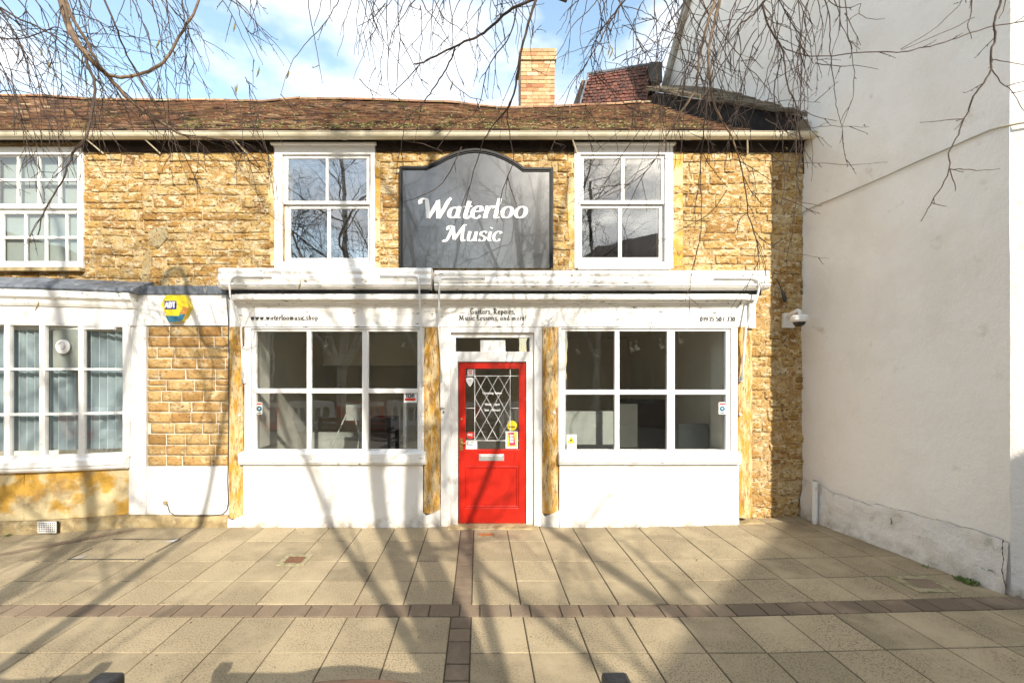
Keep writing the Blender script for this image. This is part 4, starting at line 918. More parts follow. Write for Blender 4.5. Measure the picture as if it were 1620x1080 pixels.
# ------------------------------------------------------------------ neighbour shopfront
q = MB(); q.box(X(205), X(361.5), -.012, .17, Z(515), Z(466.5)); q.build('fascia_board', M['white'], nb, bevel=.003)
q = MB(); q.box(X(205.5), X(232.5), -.02, .17, Z(813), Z(515.5)); q.build('pilaster', M['white'], nb, bevel=.004)
st = MB(); stonework(st, X(233), X(362), Z(737), Z(516), .0, (.130, .142), (.17, .38), .013, .004, seed=31, sub=(6, 4), proud=.004, back=.04, jit=.3)
st.build('coursed_stonework', M['dressed'], nb, smooth=True)
q = MB(); q.box(X(233), X(362.5), .013, .17, Z(737), Z(516)); q.build('pointing', M['mortar_white'], nb)
q = MB(); q.box(X(233), X(362.5), -.014, .17, Z(813), Z(737.3)); q.build('painted_panel', M['render'], nb, bevel=.003)
pm = MB(); rq = random.Random(2); nx, nz = 26, 4
for r_ in range(nz+1):
    for c_ in range(nx+1):
        x = X(200)+(X(363)-X(200))*c_/nx; z = -.02+(Z(813)+.02)*r_/nz
        pm.v.append(Vector((x, -.045+.012*noise.noise(Vector((x*7, z*9, 1)))+(.02 if r_ == nz else 0), z)))
for r_ in range(nz):
    for c_ in range(nx): k = r_*(nx+1)+c_; pm.f.append((k, k+1, k+nx+2, k+nx+1)); pm.c.append(1)
pm.quad((X(200), .1, Z(813)), (X(200), -.03, Z(813)), (X(363), -.03, Z(813)), (X(363), .1, Z(813)))
pm.build('plinth', M['plinth'], nb, smooth=True)
# bow window
def bowY(x): 
    t = (x+6.3)/1.95; return -.05-.31*max(0, 1-t*t)
def XB(px):
    x = X(px, -.2)
    for _ in range(20): x = (px-757)*(5.5+bowY(x))/F
    return x
def bow(mb, dy=0): mb.warp(lambda p: Vector((p.x, p.y+bowY(p.x), p.z)))
zh, zs_ = 2.485, .845
panes = [(-112, -56), (-50, 6.5), (15, 62), (71, 124), (132, 194)]
px_edges = []
rz_ = [(Z(582, -.1), Z(516.5, -.1)), (Z(651, -.1), Z(585.5, -.1)), (Z(716, -.1), Z(655, -.1))]
hs = [(XB(a), XB(b), c, d) for (a, b) in panes for (c, d) in rz_]
def fine_plate(x0, x1, z0, z1, holes, yf, yb, step=.12):
    cuts = [x0+k*step for k in range(int((x1-x0)/step)+1)]+[x1]; q = MB()
    for a, b in zip(cuts, cuts[1:]):
        if b-a > 1e-4: q.plate(a, b, z0, z1, holes, yf, yb)
    return q
xl, xr = XB(-125), XB(205)
q = fine_plate(xl, xr, .875, Z(513, -.1), hs, .0, .05); bow(q); bw = q.build('bow_window', M['white'], nb, merge=True, label='white bow window of small panes with vertical blinds inside')
q = MB(); q.profile([(.02, zs_-.11), (.02, zs_+.05), (-.03, zs_+.035), (-.06, zs_+.015), (-.06, zs_-.05), (-.04, zs_-.055), (-.04, zs_-.085), (-.02, zs_-.11)], xl, XB(203), seg=18); bow(q); q.build('sill', M['white'], bw)
q = fine_plate(xl+.01, xr-.02, .89, Z(515, -.1), [], .028, .032); bow(q); q.build('glass', M['glass_left'], bw, merge=True)
q = fine_plate(xl, XB(213), zh+.005, 2.93, [], .0, .08); bow(q); q.build('fascia_board', M['white'], nb, merge=True)
q = MB(); q.profile([(.03, 2.70), (-.02, 2.70), (-.04, 2.73), (-.045, 2.77), (-.06, 2.78), (-.09, 2.80), (-.10, 2.86), (-.10, 2.875), (.05, 2.90)], xl, XB(214), seg=18); bow(q); q.build('cornice', M['white_dirty'], nb)
q = MB(); q.profile([(.05, 2.877), (-.10, 2.877), (-.115, 2.90), (-.10, 2.93), (-.02, 2.97), (.20, 3.07), (.3, 3.07), (.3, 2.9)], xl, XB(222), seg=18); bow(q); q.warp(lambda p: Vector((p.x, p.y, p.z+.006*noise.noise(Vector((p.x*4, p.y*9, 3)))))); q.build('lead_flashing', M['lead'], nb)
# blinds behind the bow window
q = MB(); x = xl+.05
while x < xr-.12:
    a = R(38); w_ = .045; yb = bowY(x)+.13
    q.quad((x, yb, zs_+.12), (x+w_*math.cos(a)*1.6, yb+w_*math.sin(a)*1.6, zs_+.12), (x+w_*math.cos(a)*1.6, yb+w_*math.sin(a)*1.6, zh-.06), (x, yb, zh-.06)); x += .083
q.build('blind', M['blind'], bw)
q = MB(); x = xl+.05
while x < xr-.12: 
    yb = bowY(x)+.128; q.tube([(x, yb, zs_+.115), (x, yb, zh-.055)], .004, 4); x += .083
q.box(xl+.05, xr-.1, -.16, -.13, zh-.05, zh-.02); q.build('blind_edge', M['paper'], bw)
q = MB(); vx = XB(97.5); q.lathe([(.085, 0), (.085, -.012), (.055, -.02), (.055, -.008), (.03, -.008), (.03, -.03), (.01, -.03)], (vx, bowY(vx)+.02, Z(549, -.1)), 'y', 24); q.build('round_vent', M['white'], bw)
q = MB(); q.quad((XB(72), bowY(vx)+.06, Z(582, -.1)), (XB(123), bowY(vx)+.06, Z(582, -.1)), (XB(123), bowY(vx)+.06, Z(517, -.1)), (XB(72), bowY(vx)+.06, Z(517, -.1))); q.build('vent_panel', M['grey_panel'], bw)
q = MB(); q.quad((-8.2, 2.2, 0), (-4.35, 2.2, 0), (-4.35, 2.2, 2.6), (-8.2, 2.2, 2.6)); q.quad((-8.2, .06, 2.58), (-4.35, .06, 2.58), (-4.35, 2.2, 2.58), (-8.2, 2.2, 2.58)); q.quad((-8.2, .06, .1), (-4.35, .06, .1), (-4.35, 2.2, .1), (-8.2, 2.2, .1)); q.quad((-4.34, .0, 0), (-4.34, 2.2, 0), (-4.34, 2.2, 2.6), (-4.34, .0, 2.6)); q.quad((-8.2, .0, 0), (-8.2, 2.2, 0), (-8.2, 2.2, 2.6), (-8.2, .0, 2.6))
q.build('room', M['room'], nb)
# stone apron under the bow
def curved(name, x0, x1, z0, z1, yo, m, amp=.012, nx=40, nz=8, seed=1, lab=None):
    q = MB()
    for r_ in range(nz+1):
        for c_ in range(nx+1):
            x = x0+(x1-x0)*c_/nx; z = z0+(z1-z0)*r_/nz
            q.v.append(Vector((x, bowY(x)+yo+amp*noise.noise(Vector((x*3.5, z*5, seed))), z)))
    for r_ in range(nz):
        for c_ in range(nx): k = r_*(nx+1)+c_; q.f.append((k, k+1, k+nx+2, k+nx+1)); q.c.append(1)
    a, b = q.v[nz*(nx+1)], q.v[-1]
    for c_ in range(nx): p, s = q.v[nz*(nx+1)+c_], q.v[nz*(nx+1)+c_+1]; q.quad(p, s, s+Vector((0, .3, 0)), p+Vector((0, .3, 0)))
    for c_ in (0, nx):
        for r_ in range(nz): p, s = q.v[r_*(nx+1)+c_], q.v[(r_+1)*(nx+1)+c_]; q.quad(p, s, s+Vector((0, .3, 0)), p+Vector((0, .3, 0)))
    return q.build(name, m, nb, smooth=True, label=lab)
curved('stone_panel', XB(33), X(204.5, -.05), .155, zs_-.10, .04, M['panel_stone'], seed=4)
curved('stone_panel', XB(-40), XB(31.5), .155, zs_-.10, .045, M['panel_stone'], seed=9, nx=16)
curved('stone_panel', XB(-125), XB(-41.5), .155, zs_-.10, .045, M['panel_stone'], seed=2, nx=16)
curved('plinth', XB(-125), X(203, -.05), -.02, .15, .005, M['plinth'], amp=.02, seed=6)
vg = MB(); vx0, vx1 = XB(63), XB(98); n = 9
nv = 5
hl = [(vx0+.012+(vx1-vx0-.024)*(k+.16)/n, vx0+.012+(vx1-vx0-.024)*(k+.84)/n, .03+.115*(j+.14)/nv, .03+.115*(j+.86)/nv) for k in range(n) for j in range(nv)]
vg.plate(vx0, vx1, .02, .155, hl, bowY(vx0)-.030, bowY(vx0)-.022); vg.build('air_vent', M['white'], nb)
q = MB(); q.box(vx0+.004, vx1-.004, bowY(vx0)-.020, bowY(vx0)+.01, .022, .15); q.build('vent_backing', M['iron'], nb)

# ------------------------------------------------------------------ shop interior
rm = MB(); a0, a1, y0, y1, c0, c1 = -3.05, 3.30, .31, 4.3, .0, 2.68
rm.quad((a0, y1, c0), (a1, y1, c0), (a1, y1, c1), (a0, y1, c1)); rm.quad((a0, .17, c0), (a0, y1, c0), (a0, y1, c1), (a0, .17, c1)); rm.quad((a1, .17, c0), (a1, y1, c0), (a1, y1, c1), (a1, .17, c1))
rm.quad((a0, .14, c1), (a1, .14, c1), (a1, y1, c1), (a0, y1, c1))
rm.build('interior_walls', M['room'], shop)
rm = MB(); rm.quad((a0, .17, c0+.01), (a1, .17, c0+.01), (a1, y1, c0+.01), (a0, y1, c0+.01)); rm.build('interior_floor', M['carpet'], shop)
rm = MB(); rm.box(-.62, -.56, .5, 3.2, .012, c1-.004); rm.build('partition_wall', M['room'], shop)
rm = MB(); rm.box(a0+.01, -.65, 3.1, 3.2, 2.05, c1-.004); rm.build('downstand_beam', M['room'], shop)
for (xa, xb, yy, hh) in ((1.2, 2.14, 1.5, 1.30), (2.86, 3.28, .8, 1.18), (-2.9, -1.9, 2.0, .9)):
    rm = MB(); rm.box(xa, xb, yy, yy+.08, .012, hh); rm.build('low_partition', M['grey_panel'], shop, bevel=.004)
rm = MB(); rm.box(2.25, 3.0, 1.6, 1.7, .012, 1.48); rm.build('fireplace_board', M['room_dark'], shop)
spot0 = thing('spotlight', 'white ceiling spotlight hanging at the left of the left shop window', 'spotlight', (X(516, .9), .9, Z(536, .9)), 'small white spotlights inside the shop')
q = MB(); o = spot0.location; q.tube([o+Vector((0, 0, .03)), o+Vector((0, 0, -.035))], .006, 6); q.lathe([(.022, .04), (.022, .028)], o, 'z', 12); q.build('stem', M['paper'], spot0)
q = MB(); hd = [o+Vector((-.012, .01, -.03)), o+Vector((-.006, -.002, -.045)), o+Vector((.012, -.02, -.08)), o+Vector((.020, -.03, -.105))]; q.tube(hd, [.012, .026, .033, .034], 12); q.build('lamp_head', M['paper'], spot0, smooth=True)
labs = [(640, 537, 1.1, 'white ceiling spotlight at the right of the left shop window'), (913, 549, 1.6, 'white ceiling spotlight in the left pane of the right shop window'), (943, 556, 2.2, 'small spotlight nearest the first mullion of the right shop window'),
        (998, 545, 1.3, 'left one of the paired spotlights in the middle pane'), (1006, 543, 1.2, 'right one of the paired spotlights in the middle pane'), (1045, 540, 1.1, 'spotlight nearest the second mullion of the right shop window'), (1075, 531, .8, 'tall spotlight beside the second mullion in the right pane')]
for (a, b, y, lb) in labs:
    c = copy_tree(spot0, None, lb); c.location = PT(a, b, y); c.rotation_euler = (0, 0, rnd.uniform(-1, 1))
    c['group'] = 'small white spotlights inside the shop'
q = MB(); q.box(-2.95, 3.2, 1.42, 1.45, 2.60, 2.63); q.build('lighting_track', M['paper'], shop)
cab = thing('black_cabinet', 'black office cabinet standing inside the left shop window', 'cabinet', (X(606, 1.0), 1.2, 0))
q = MB(); q.box(X(586, 1.0), X(624, 1.0), 1.0, 1.4, .012, Z(661, 1.0)); q.build('body', M['black'], cab, bevel=.01)
q = MB()
for k in range(3): q.box(X(606, 1.0), X(623, 1.0), .985, .999, .2+.17*k, .34+.17*k)
q.build('drawer_front', M['iron'], cab, bevel=.004)
cab = thing('leaning_frame', 'white trestle board leaning inside the left shop window', 'board', (X(560, .9), 1.0, 0))
q = MB(); 
for (a, b) in ((548, 522), (572, 566), (560, 575)): q.tube([PT(b, 712, .8), PT(a, 655, 1.0)], .012, 5)
q.box(X(547, 1.0), X(575, 1.0), 1.0, 1.02, Z(665, 1.0), Z(640, 1.0)); q.build('trestle', M['grey_panel'], cab)
q = MB(); q.box(X(638, .6), X(643, .6), .6, .66, .5, Z(634, .6)); tag(q.build('white_post', M['paper'], None, bevel=.003), 'thin white post standing just inside the left shop window', 'post')

# ------------------------------------------------------------------ stickers
def sticker(px0, px1, py0, py1, Y, m, label, extra=(), group=None, shape=None):
    t = thing('sticker', label, 'sticker', (X((px0+px1)/2, Y), Y, Z(py1, Y)), group)
    q = MB()
    if shape: q.prism([(X(a, Y), Z(b, Y)) for a, b in shape], Y-.0015, Y)
    else: q.box(X(px0, Y), X(px1, Y), Y-.0015, Y, Z(py1, Y), Z(py0, Y))
    q.build('backing', m, t)
    for i, (kind, pts, mm) in enumerate(extra):
        q = MB(); yy = Y-.002-.0007*i; q.prism([(X(a, Y), Z(b, Y)) for a, b in pts], yy-.0006, yy); q.build(kind, mm, t)
    return t
def rc(a, b, c, d): return [(a, c), (b, c), (b, d), (a, d)]
def circ(cx, cy, r_, n=16): return [(cx+r_*math.cos(2*math.pi*k/n), cy-r_*math.sin(2*math.pi*k/n)) for k in range(n)]
gy = .005
t = sticker(639, 659.5, 622.5, 636.5, gy, M['paper'], 'white notice with a red bar at the right of the left shop window', [('red_bar', rc(640.5, 657.5, 629.5, 633.5), M['red_print'])])
lettering('lettering', 'TCHT', X(649.5, gy), Z(628.6, gy), .045, gy-.002, M['letter_black'], t, .26, .16, width=.115)
t = sticker(896.5, 912, 687, 712, gy, M['paper'], 'white sticker with a yellow warning triangle in the corner pane', [('warning_triangle', [(903.5, 689), (909.5, 700.5), (897.5, 700.5)], M['yellow']), ('camera_symbol', [(900.5, 696), (905.5, 693.8), (906, 695), (904, 697), (903, 698)], M['letter_black']), ('small_print', rc(899, 909, 702, 703), M['grey_panel'])])
ygr = .16
for (a, b, lb) in ((405.5, 415, 'warning sticker with a teal disc in the left shop window'), (1137, 1148, 'warning sticker with a teal disc in the right shop window')):
    cx = (a+b)/2
    sticker(a, b, 636, 655, gy-.0, M['paper'], lb, [('heading', rc(a+1, b-1, 637.5, 639.8), M['red_print']), ('disc', circ(cx, 646.3, 4.2), M['teal']), ('disc_eye', circ(cx, 646, 1.3, 8), M['letter_white']), ('small_print', rc(a+2, b-2, 652, 653.4), M['letter_black'])])
yd = Yl+.0225
sticker(739.5, 749, 584.5, 593, yd, M['paper'], 'small square white sticker at the top corner of the door glass', [('print', rc(741, 747.5, 586, 588), M['magenta']), ('print', rc(741, 747.5, 589.5, 591.5), M['red_print'])])
sticker(737, 749.5, 596.5, 611, yd-.004, M['paper'], 'white guitar pick shaped sticker on the door glass', [('print', rc(740.5, 746, 601, 602), M['grey_panel'])], shape=[(737.2, 599), (738.5, 597.2), (743.3, 596.6), (748, 597.2), (749.4, 599), (748.5, 603.5), (745.6, 609.2), (743.4, 611.2), (741.2, 609.2), (738, 603.5)])
t = sticker(737, 751, 682, 695, yd-.004, M['red_print'], 'round red sticker at the left of the door glass', [], shape=[(737.2, 688), (738.3, 684.2), (741.5, 682.4), (746, 682.2), (751.3, 684), (750.6, 690), (747, 693.5), (743.5, 694.3), (739.5, 692.6)])
lettering('lettering', 'PRS', X(743.6, yd), Z(689, yd), .026, yd-.008, M['letter_white'], t, .26, .14, width=.058)
t = sticker(737, 755, 697.5, 710, yd-.004, M['paper'], 'white paper notice in the bottom left corner of the door glass', [('print', rc(738.5, 741, 699, 700.3), M['letter_black']), ('print', rc(745, 749, 699, 700), M['letter_black']), ('print', rc(739, 748, 702.5, 703.5), M['letter_blue'])])
t = sticker(802, 818, 665, 681, yd-.004, M['yellow'], 'round yellow sticker above the poster on the door glass', [('print', rc(805, 815, 674, 675.5), M['letter_black'])], shape=circ(810, 673, 8))
t = sticker(800, 819, 682, 709, yd-.004, M['paper'], 'white and yellow poster of a magenta phone on the door glass',
            [('yellow_field', rc(802, 817.5, 683.5, 706), M['yellow']), ('phone', [(804, 684), (813, 683.8), (815.5, 704), (806, 704.6)], M['magenta'])]
            + [('phone_print', rc(806.2, 812.6, 687+2.3*k, 688.2+2.3*k), M['letter_white']) for k in range(6)])

# ------------------------------------------------------------------ white rendered building at the right
WX0, WY0, WK = 4.17, .18, -.124
def wline(Y): return WX0+WK*(Y-WY0)
def PW(px, py, off=0):
    a = (px-757)/F; Y = (WX0-WK*WY0-5.5*a)/(a-WK) if False else (WX0-WK*WY0-5.5*a)/(a-WK)
    return Vector((wline(Y)-off, Y, Z(py, Y)))
wb = thing('white_building', 'tall white rendered building at the right with cracked lumpy base, its wall in shade', 'building', (4.3, -.8, 0))
def wallgrid(fn, nu, nv, amp, sc, seed, nrm):
    q = MB()
    for j in range(nv+1):
        for i in range(nu+1):
            p = fn(i/nu, j/nv); q.v.append(p+nrm*(amp*noise.noise(p*sc+Vector((seed, 0, 0)))+amp*.4*noise.noise(p*sc*3.1)))
    for j in range(nv):
        for i in range(nu): k = j*(nu+1)+i; q.f.append((k, k+1, k+nu+2, k+nu+1)); q.c.append(1)
    return q
NW = Vector((-1, -.124, 0)).normalized()
YB, YF = 3.47, -1.83
def gabz(Y): return 12.0-(Y-.4)*1.40 if Y > .4 else 12.0-(.4-Y)*1.2
q = wallgrid(lambda u, v: Vector((wline(YB+(YF-YB)*u), YB+(YF-YB)*u, -.05+(gabz(YB+(YF-YB)*u)+.05)*v)), 130, 150, .014, 1.9, 3, NW)
q.build('side_wall', M['wall_render'], wb, smooth=True)
cd = Vector((1, -.8, 0)).normalized(); CP = Vector((wline(YF), YF, 0)); n2 = Vector((-.8, -1, 0)).normalized()
q = wallgrid(lambda u, v: CP+cd*(3.0*u)+Vector((0, 0, -.05+9.4*v)), 50, 110, .014, 2.1, 5, n2)
q.build('front_wall', M['wall_render'], wb, smooth=True, label='sunlit end wall at the right edge')
q = MB(); E = CP+cd*3.0
q.quad(E, E+Vector((3, -1, 0)), E+Vector((3, -1, 9.3)), E+Vector((0, 0, 9.3))); q.quad((wline(YB), YB, 0), (wline(YB)+5, YB, 0), (wline(YB)+5, YB, 7.7), (wline(YB), YB, 7.7))
q.quad((wline(YF)+.02, YF, 9.2), E+Vector((.02, 0, 9.2)), E+Vector((3, -1, 9.2)), (8, YF, 9.2)); q.build('far_walls', M['wall_render'], wb)
q = MB(); pr = [(wline(.4)-.06, .4, 12.05), (wline(YB)-.06, YB+.05, gabz(YB+.05)+.02)]
a, b = Vector(pr[0]), Vector(pr[1]); 
for k in range(1):
    dn = Vector((0, -.17, -.12))
    q.quad(a, b, b+dn, a+dn); q.quad(a+Vector((.3, 0, 0)), b+Vector((.3, 0, 0)), b, a); q.quad(a+dn, b+dn, b+dn+Vector((.06, 0, 0)), a+dn+Vector((.06, 0, 0))); q.quad(b, b+Vector((.3, 0, 0)), b+dn+Vector((.3, 0, 0)), b+dn)
q.build('verge_board', mat('weathered_board', (.36, .33, .28), .8, (.20, .17, .13), 8, 6, .4, .6, bump=.4), wb)
crack = [(1271, 758), (1285, 764), (1303, 768), (1318, 780), (1335, 783), (1350, 790), (1366, 794), (1378, 800), (1388, 797), (1402, 801), (1418, 806), (1440, 809), (1455, 815), (1475, 820), (1500, 825), (1520, 833), (1540, 836), (1556, 842), (1565, 846), (1580, 850), (1597, 858)]
cr3 = [PW(a, b, 0) for a, b in crack]
def crz(Y):
    for p, s in zip(cr3, cr3[1:]):
        if s.y <= Y <= p.y: t = (Y-p.y)/(s.y-p.y) if s.y != p.y else 0; return p.z+(s.z-p.z)*t
    return cr3[0].z if Y > cr3[0].y else cr3[-1].z
def basefn(u, v):
    Y = .17+(YF+.0-.17)*u; zt = crz(Y); return Vector((wline(Y)-.012-.035*(1-v)**1.5-.008*(v < 1), Y, -.03+(zt+.03)*v))
q = wallgrid(basefn, 110, 16, .018, 5.5, 8, NW)
bs = q.build('lumpy_base', M['wall_base'], wb, smooth=True)
q = wallgrid(lambda u, v: CP+n2*(.012+.035*(1-v)**1.5)+cd*(2.2*u)+Vector((0, 0, -.03+(.45)*v)), 40, 12, .018, 5.5, 9, n2); q.build('lumpy_base', M['wall_base'], wb, smooth=True, label='lumpy base of the end wall')
rq = random.Random(5)
def crackline(pts, rad, name='crack', off=.026):
    P = []
    for a, b in zip(pts, pts[1:]):
        n = 5
        for k in range(n): P.append(a.lerp(b, k/n)+NW*off+Vector((0, rq.uniform(-.003, .003), rq.uniform(-.006, .006))))
    P.append(pts[-1]+NW*off); q = MB(); q.tube(P, [rad*rq.uniform(.3, 1.2) for _ in P], 4); return q
crackline(cr3, .0018, off=.011).build('crack', M['joint'], bs)
crackline([PW(1594, 852, 0), PW(1593, 870, 0), PW(1595, 886, 0), PW(1592, 900, 0), PW(1595, 915, 0), PW(1599, 930, 0)], .005, off=.045).build('crack', M['joint'], bs)
crackline([PW(1414, 818), PW(1415, 824), PW(1414, 829)], .006, off=.035).build('crack', M['iron_cover'], bs)
q = MB(); pp = PW(1298, 800); q.tube([Vector((pp.x-.07, pp.y, 0)), Vector((pp.x-.07, pp.y, Z(760, pp.y)))], .030, 12); q.tube([Vector((pp.x-.07, pp.y, Z(768, pp.y))), Vector((pp.x-.07, pp.y, Z(760, pp.y)))], .034, 12)
q.build('pipe_stub', M['white'], wb, label='capped white pipe standing at the foot of the wall')
q = MB(); q.tube([PW(a, b, .022) for a, b in ((1270, 342), (1273, 336), (1280, 332), (1298, 324), (1330, 311), (1365, 296), (1402, 280), (1457, 255), (1502, 236), (1540, 219), (1571, 206), (1588, 201))]+[CP+n2*.03+cd*.05+Vector((0, 0, Z(201, YF))), CP+n2*.03+cd*.4+Vector((0, 0, Z(206, YF)))], .0075, 6)
tag(q.build('wall_cable', M['cable_cream'], None), 'cream cable slanting across the upper part of the white wall', 'cable')
# weeds in the joint
def weed(c, n, s, label):
    q = MB(); rr = random.Random(int(c.x*1000+n))
    for k in range(n):
        a = rr.uniform(0, 6.28); l = rr.uniform(.4, 1)*s; d = Vector((math.cos(a)*rr.uniform(.3, 1), math.sin(a)*rr.uniform(.3, 1), rr.uniform(.5, 1.3))).normalized()*l
        o = c+Vector((rr.uniform(-s, s)*.8, rr.uniform(-s, s)*1.3, 0)); w_ = d.cross(Vector((0, 0, 1))).normalized()*l*.16
        q.quad(o, o+d*.5-w_, o+d, o+d*.5+w_)
    o = q.build('weeds', M['leaf'], None, kind='stuff', origin=c); tag(o, label, 'weeds'); return o
wp_ = PW(1546, 918, .09); wp_.z = gz(wp_.x); weed(wp_, 150, .055, 'green weed tuft at the foot of the white wall near its front corner')
wp_ = PW(1480, 905, .10); wp_.z = gz(wp_.x); weed(wp_, 30, .03, 'sparse small weeds in the paving beside the white wall')
wp_ = PW(1572, 903, .035); wp_.z += .0; weed(wp_, 30, .035, 'tiny weeds growing out of the lumpy wall base')
wp_ = Vector((XB(15), bowY(XB(15))-.02, 0)); weed(wp_, 60, .03, 'low green weeds at the foot of the left stone plinth')
wp_ = Vector((X(1101, -1.0), -1.0, gz(2))); weed(wp_, 12, .025, 'small dark weed sprig in a paving joint')

# ------------------------------------------------------------------ benches in front (just below the frame), barriers and street behind the camera
def bench(name_label):
    t = thing('bench', name_label, 'bench', (0, 0, 0), 'benches on the pavement'); w2_ = .845
    for s in (-1, 1):
        q = MB(); xx = s*(w2_-.045)
        q.box(xx-.035, xx+.035, -.03, .03, 0, .93); q.box(xx-.035, xx+.035, -.56, -.50, 0, .62); q.box(xx-.04, xx+.04, -.58, .03, .60, .64); q.box(xx-.03, xx+.03, -.53, 0, .34, .40)
        q.build('end_frame', M['iron'], t, bevel=.008, origin=(0, 0, 0))
        q = MB(); q.box(xx-.042, xx+.042, -.045, .05, .905, .955); q.build('back_cap', M['iron'], t, bevel=.012)
    q = MB(); up_, lo_ = [], []; n = 24
    for k in range(n+1):
        x = -w2_+.09+(2*w2_-.18)*k/n; a = abs(x)/(w2_-.09); lift = .045*max(0, math.cos(min(1, max(0, (a-.02)/.42))*math.pi/2))**1
        up_.append((x, .905+lift)); lo_.append((x, .82+lift*.6))
    q.prism(up_+lo_[::-1], -.02, .02); q.build('top_rail', M['bench'], t, bevel=.004)
    for k in range(3):
        q = MB(); z = .50+k*.105; q.box(-w2_+.09, w2_-.09, -.015, .012, z, z+.08); q.build('back_slat', M['bench'], t, bevel=.004)
    for k in range(4):
        q = MB(); y = -.52+k*.125; q.box(-w2_+.08, w2_-.08, y, y+.10, .405, .43); q.build('seat_slat', M['bench'], t, bevel=.004)
    return t
b0 = bench('dark timber bench with arched top rail and black metal ends, nearest the camera'); b0.location = (-.368, -4.137, 0); 
b1 = copy_tree(b0, None, 'second timber bench further left on the pavement'); b1.location = (-2.75, -4.25, 0); b1.rotation_euler = (0, 0, R(8))

def barrier(m, label):
    t = thing('street_barrier', label, 'barrier', (0, 0, 0), 'plastic street barriers across the street')
    q = MB(); hs = [(-.62+k*.26, -.44+k*.26, .30, .74) for k in range(5)]+[(-.8, -.66, -.1, .12), (-.2, .2, -.1, .12)]
    q.plate(-.8, .8, .0, .95, hs, -.03, .03); q.build('panel', m, t, bevel=.01)
    for s in (-1, 1):
        q = MB(); q.box(s*.6-.05, s*.6+.05, -.25, .25, 0, .06); q.build('foot', M['black'], t, bevel=.01)
    q = MB(); q.box(-.78, .78, -.04, .04, .80, .93); q.build('top_board', M['white_plastic'], t, bevel=.008); return t
ba = barrier(M['red_plastic'], 'red plastic barrier reflected in the left shop window')
bb = barrier(M['white_plastic'], 'white plastic barrier reflected in the left shop window')
for i, (x, y, a, src) in enumerate(((-5.6, -9.2, 4, bb), (-3.95, -9.3, -3, ba), (-2.3, -9.4, 6, bb), (-.7, -9.1, 14, ba), (.8, -8.9, -22, bb), (-7.3, -9.0, 0, ba))):
    t = src if i in (0, 1) else copy_tree(src, None, ('red' if src is ba else 'white')+' plastic street barrier, '+('third', 'fourth', 'fifth', 'far left sixth')[i-2]+' of the row behind the camera')
    t.location = (x, y, -.0); t.rotation_euler = (0, 0, R(a))
def house(name, label, P, Q, depth, eave, ridge, m, m2):
    P, Q = Vector(P), Vector(Q); u = (Q-P).normalized(); L_ = (Q-P).length; nrm = Vector((-u.y, u.x, 0))     # nrm points away from the street side
    t = thing(name, label, 'building', tuple(P)); mt = Matrix.Translation(P) @ Matrix(((u.x, nrm.x, 0, 0), (u.y, nrm.y, 0, 0), (0, 0, 1, 0), (0, 0, 0, 1)))
    q = MB(); q.box(0, L_, 0, depth, -.05, eave); q.warp(lambda p: mt @ p); q.build('wall', m, t)
    q = MB(); pts = [(-.2, -.3, eave), (L_+.2, -.3, eave), (L_+.2, depth/2, ridge), (-.2, depth/2, ridge), (-.2, depth+.3, eave), (L_+.2, depth+.3, eave)]
    q.quad(*[pts[k] for k in (0, 1, 2, 3)]); q.quad(*[pts[k] for k in (3, 2, 5, 4)]); q.poly([pts[k] for k in (0, 3, 4)]); q.poly([pts[k] for k in (1, 5, 2)]); q.quad(pts[0], pts[1], pts[5], pts[4]); q.warp(lambda p: mt @ p); q.build('roof', m2, t)
    x = .9
    while x < L_-1.2:
        for z in ((.8, 2.4), (3.6, 5.0)):
            q = MB(); q.plate(x, x+1.0, z[0], z[1], [(x+.07, x+.47, z[0]+.07, z[1]-.07), (x+.53, x+.93, z[0]+.07, z[1]-.07)], -.04, .02); q.warp(lambda p: mt @ p); wn_ = q.build('window', M['opp_frame'], t)
            q = MB(); q.box(x+.05, x+.95, -.01, -.002, z[0]+.05, z[1]-.05); q.warp(lambda p: mt @ p); q.build('pane', M['room_dark'], wn_)
        x += 2.3
    return t
M['opp_frame'] = mat('opposite_window_paint', (.20, .19, .17), .6, (.15, .14, .12), 5)
M['opp_roof'] = mat('opposite_roof', (.12, .07, .05), .9, (.06, .045, .035), 4, 7, .4, .7, bump=.5)
M['opp_stone'] = mat('opposite_stone', (.22, .155, .08), .9, (.14, .095, .05), 3, 8, .4, .65, bump=.5)
house('corner_building', 'brick building across the street, seen only reflected in the right windows', (11.75, -4.8, 0), (3.73, -13.1, 0), 6, 6.0, 8.0, M['brick_red'], M['opp_roof'])
house('terrace_building', 'long stone terrace across the street, seen only reflected in the left windows', (2.2, -18.5, 0), (-17, -18.0, 0), 7, 5.6, 7.8, M['opp_stone'], M['opp_roof'])
house('side_terrace_building', 'stone house at the far left of the street, seen only reflected', (-15.5, -17, 0), (-15.0, -4, 0), 6, 5.4, 7.4, M['opp_stone'], M['opp_roof'])

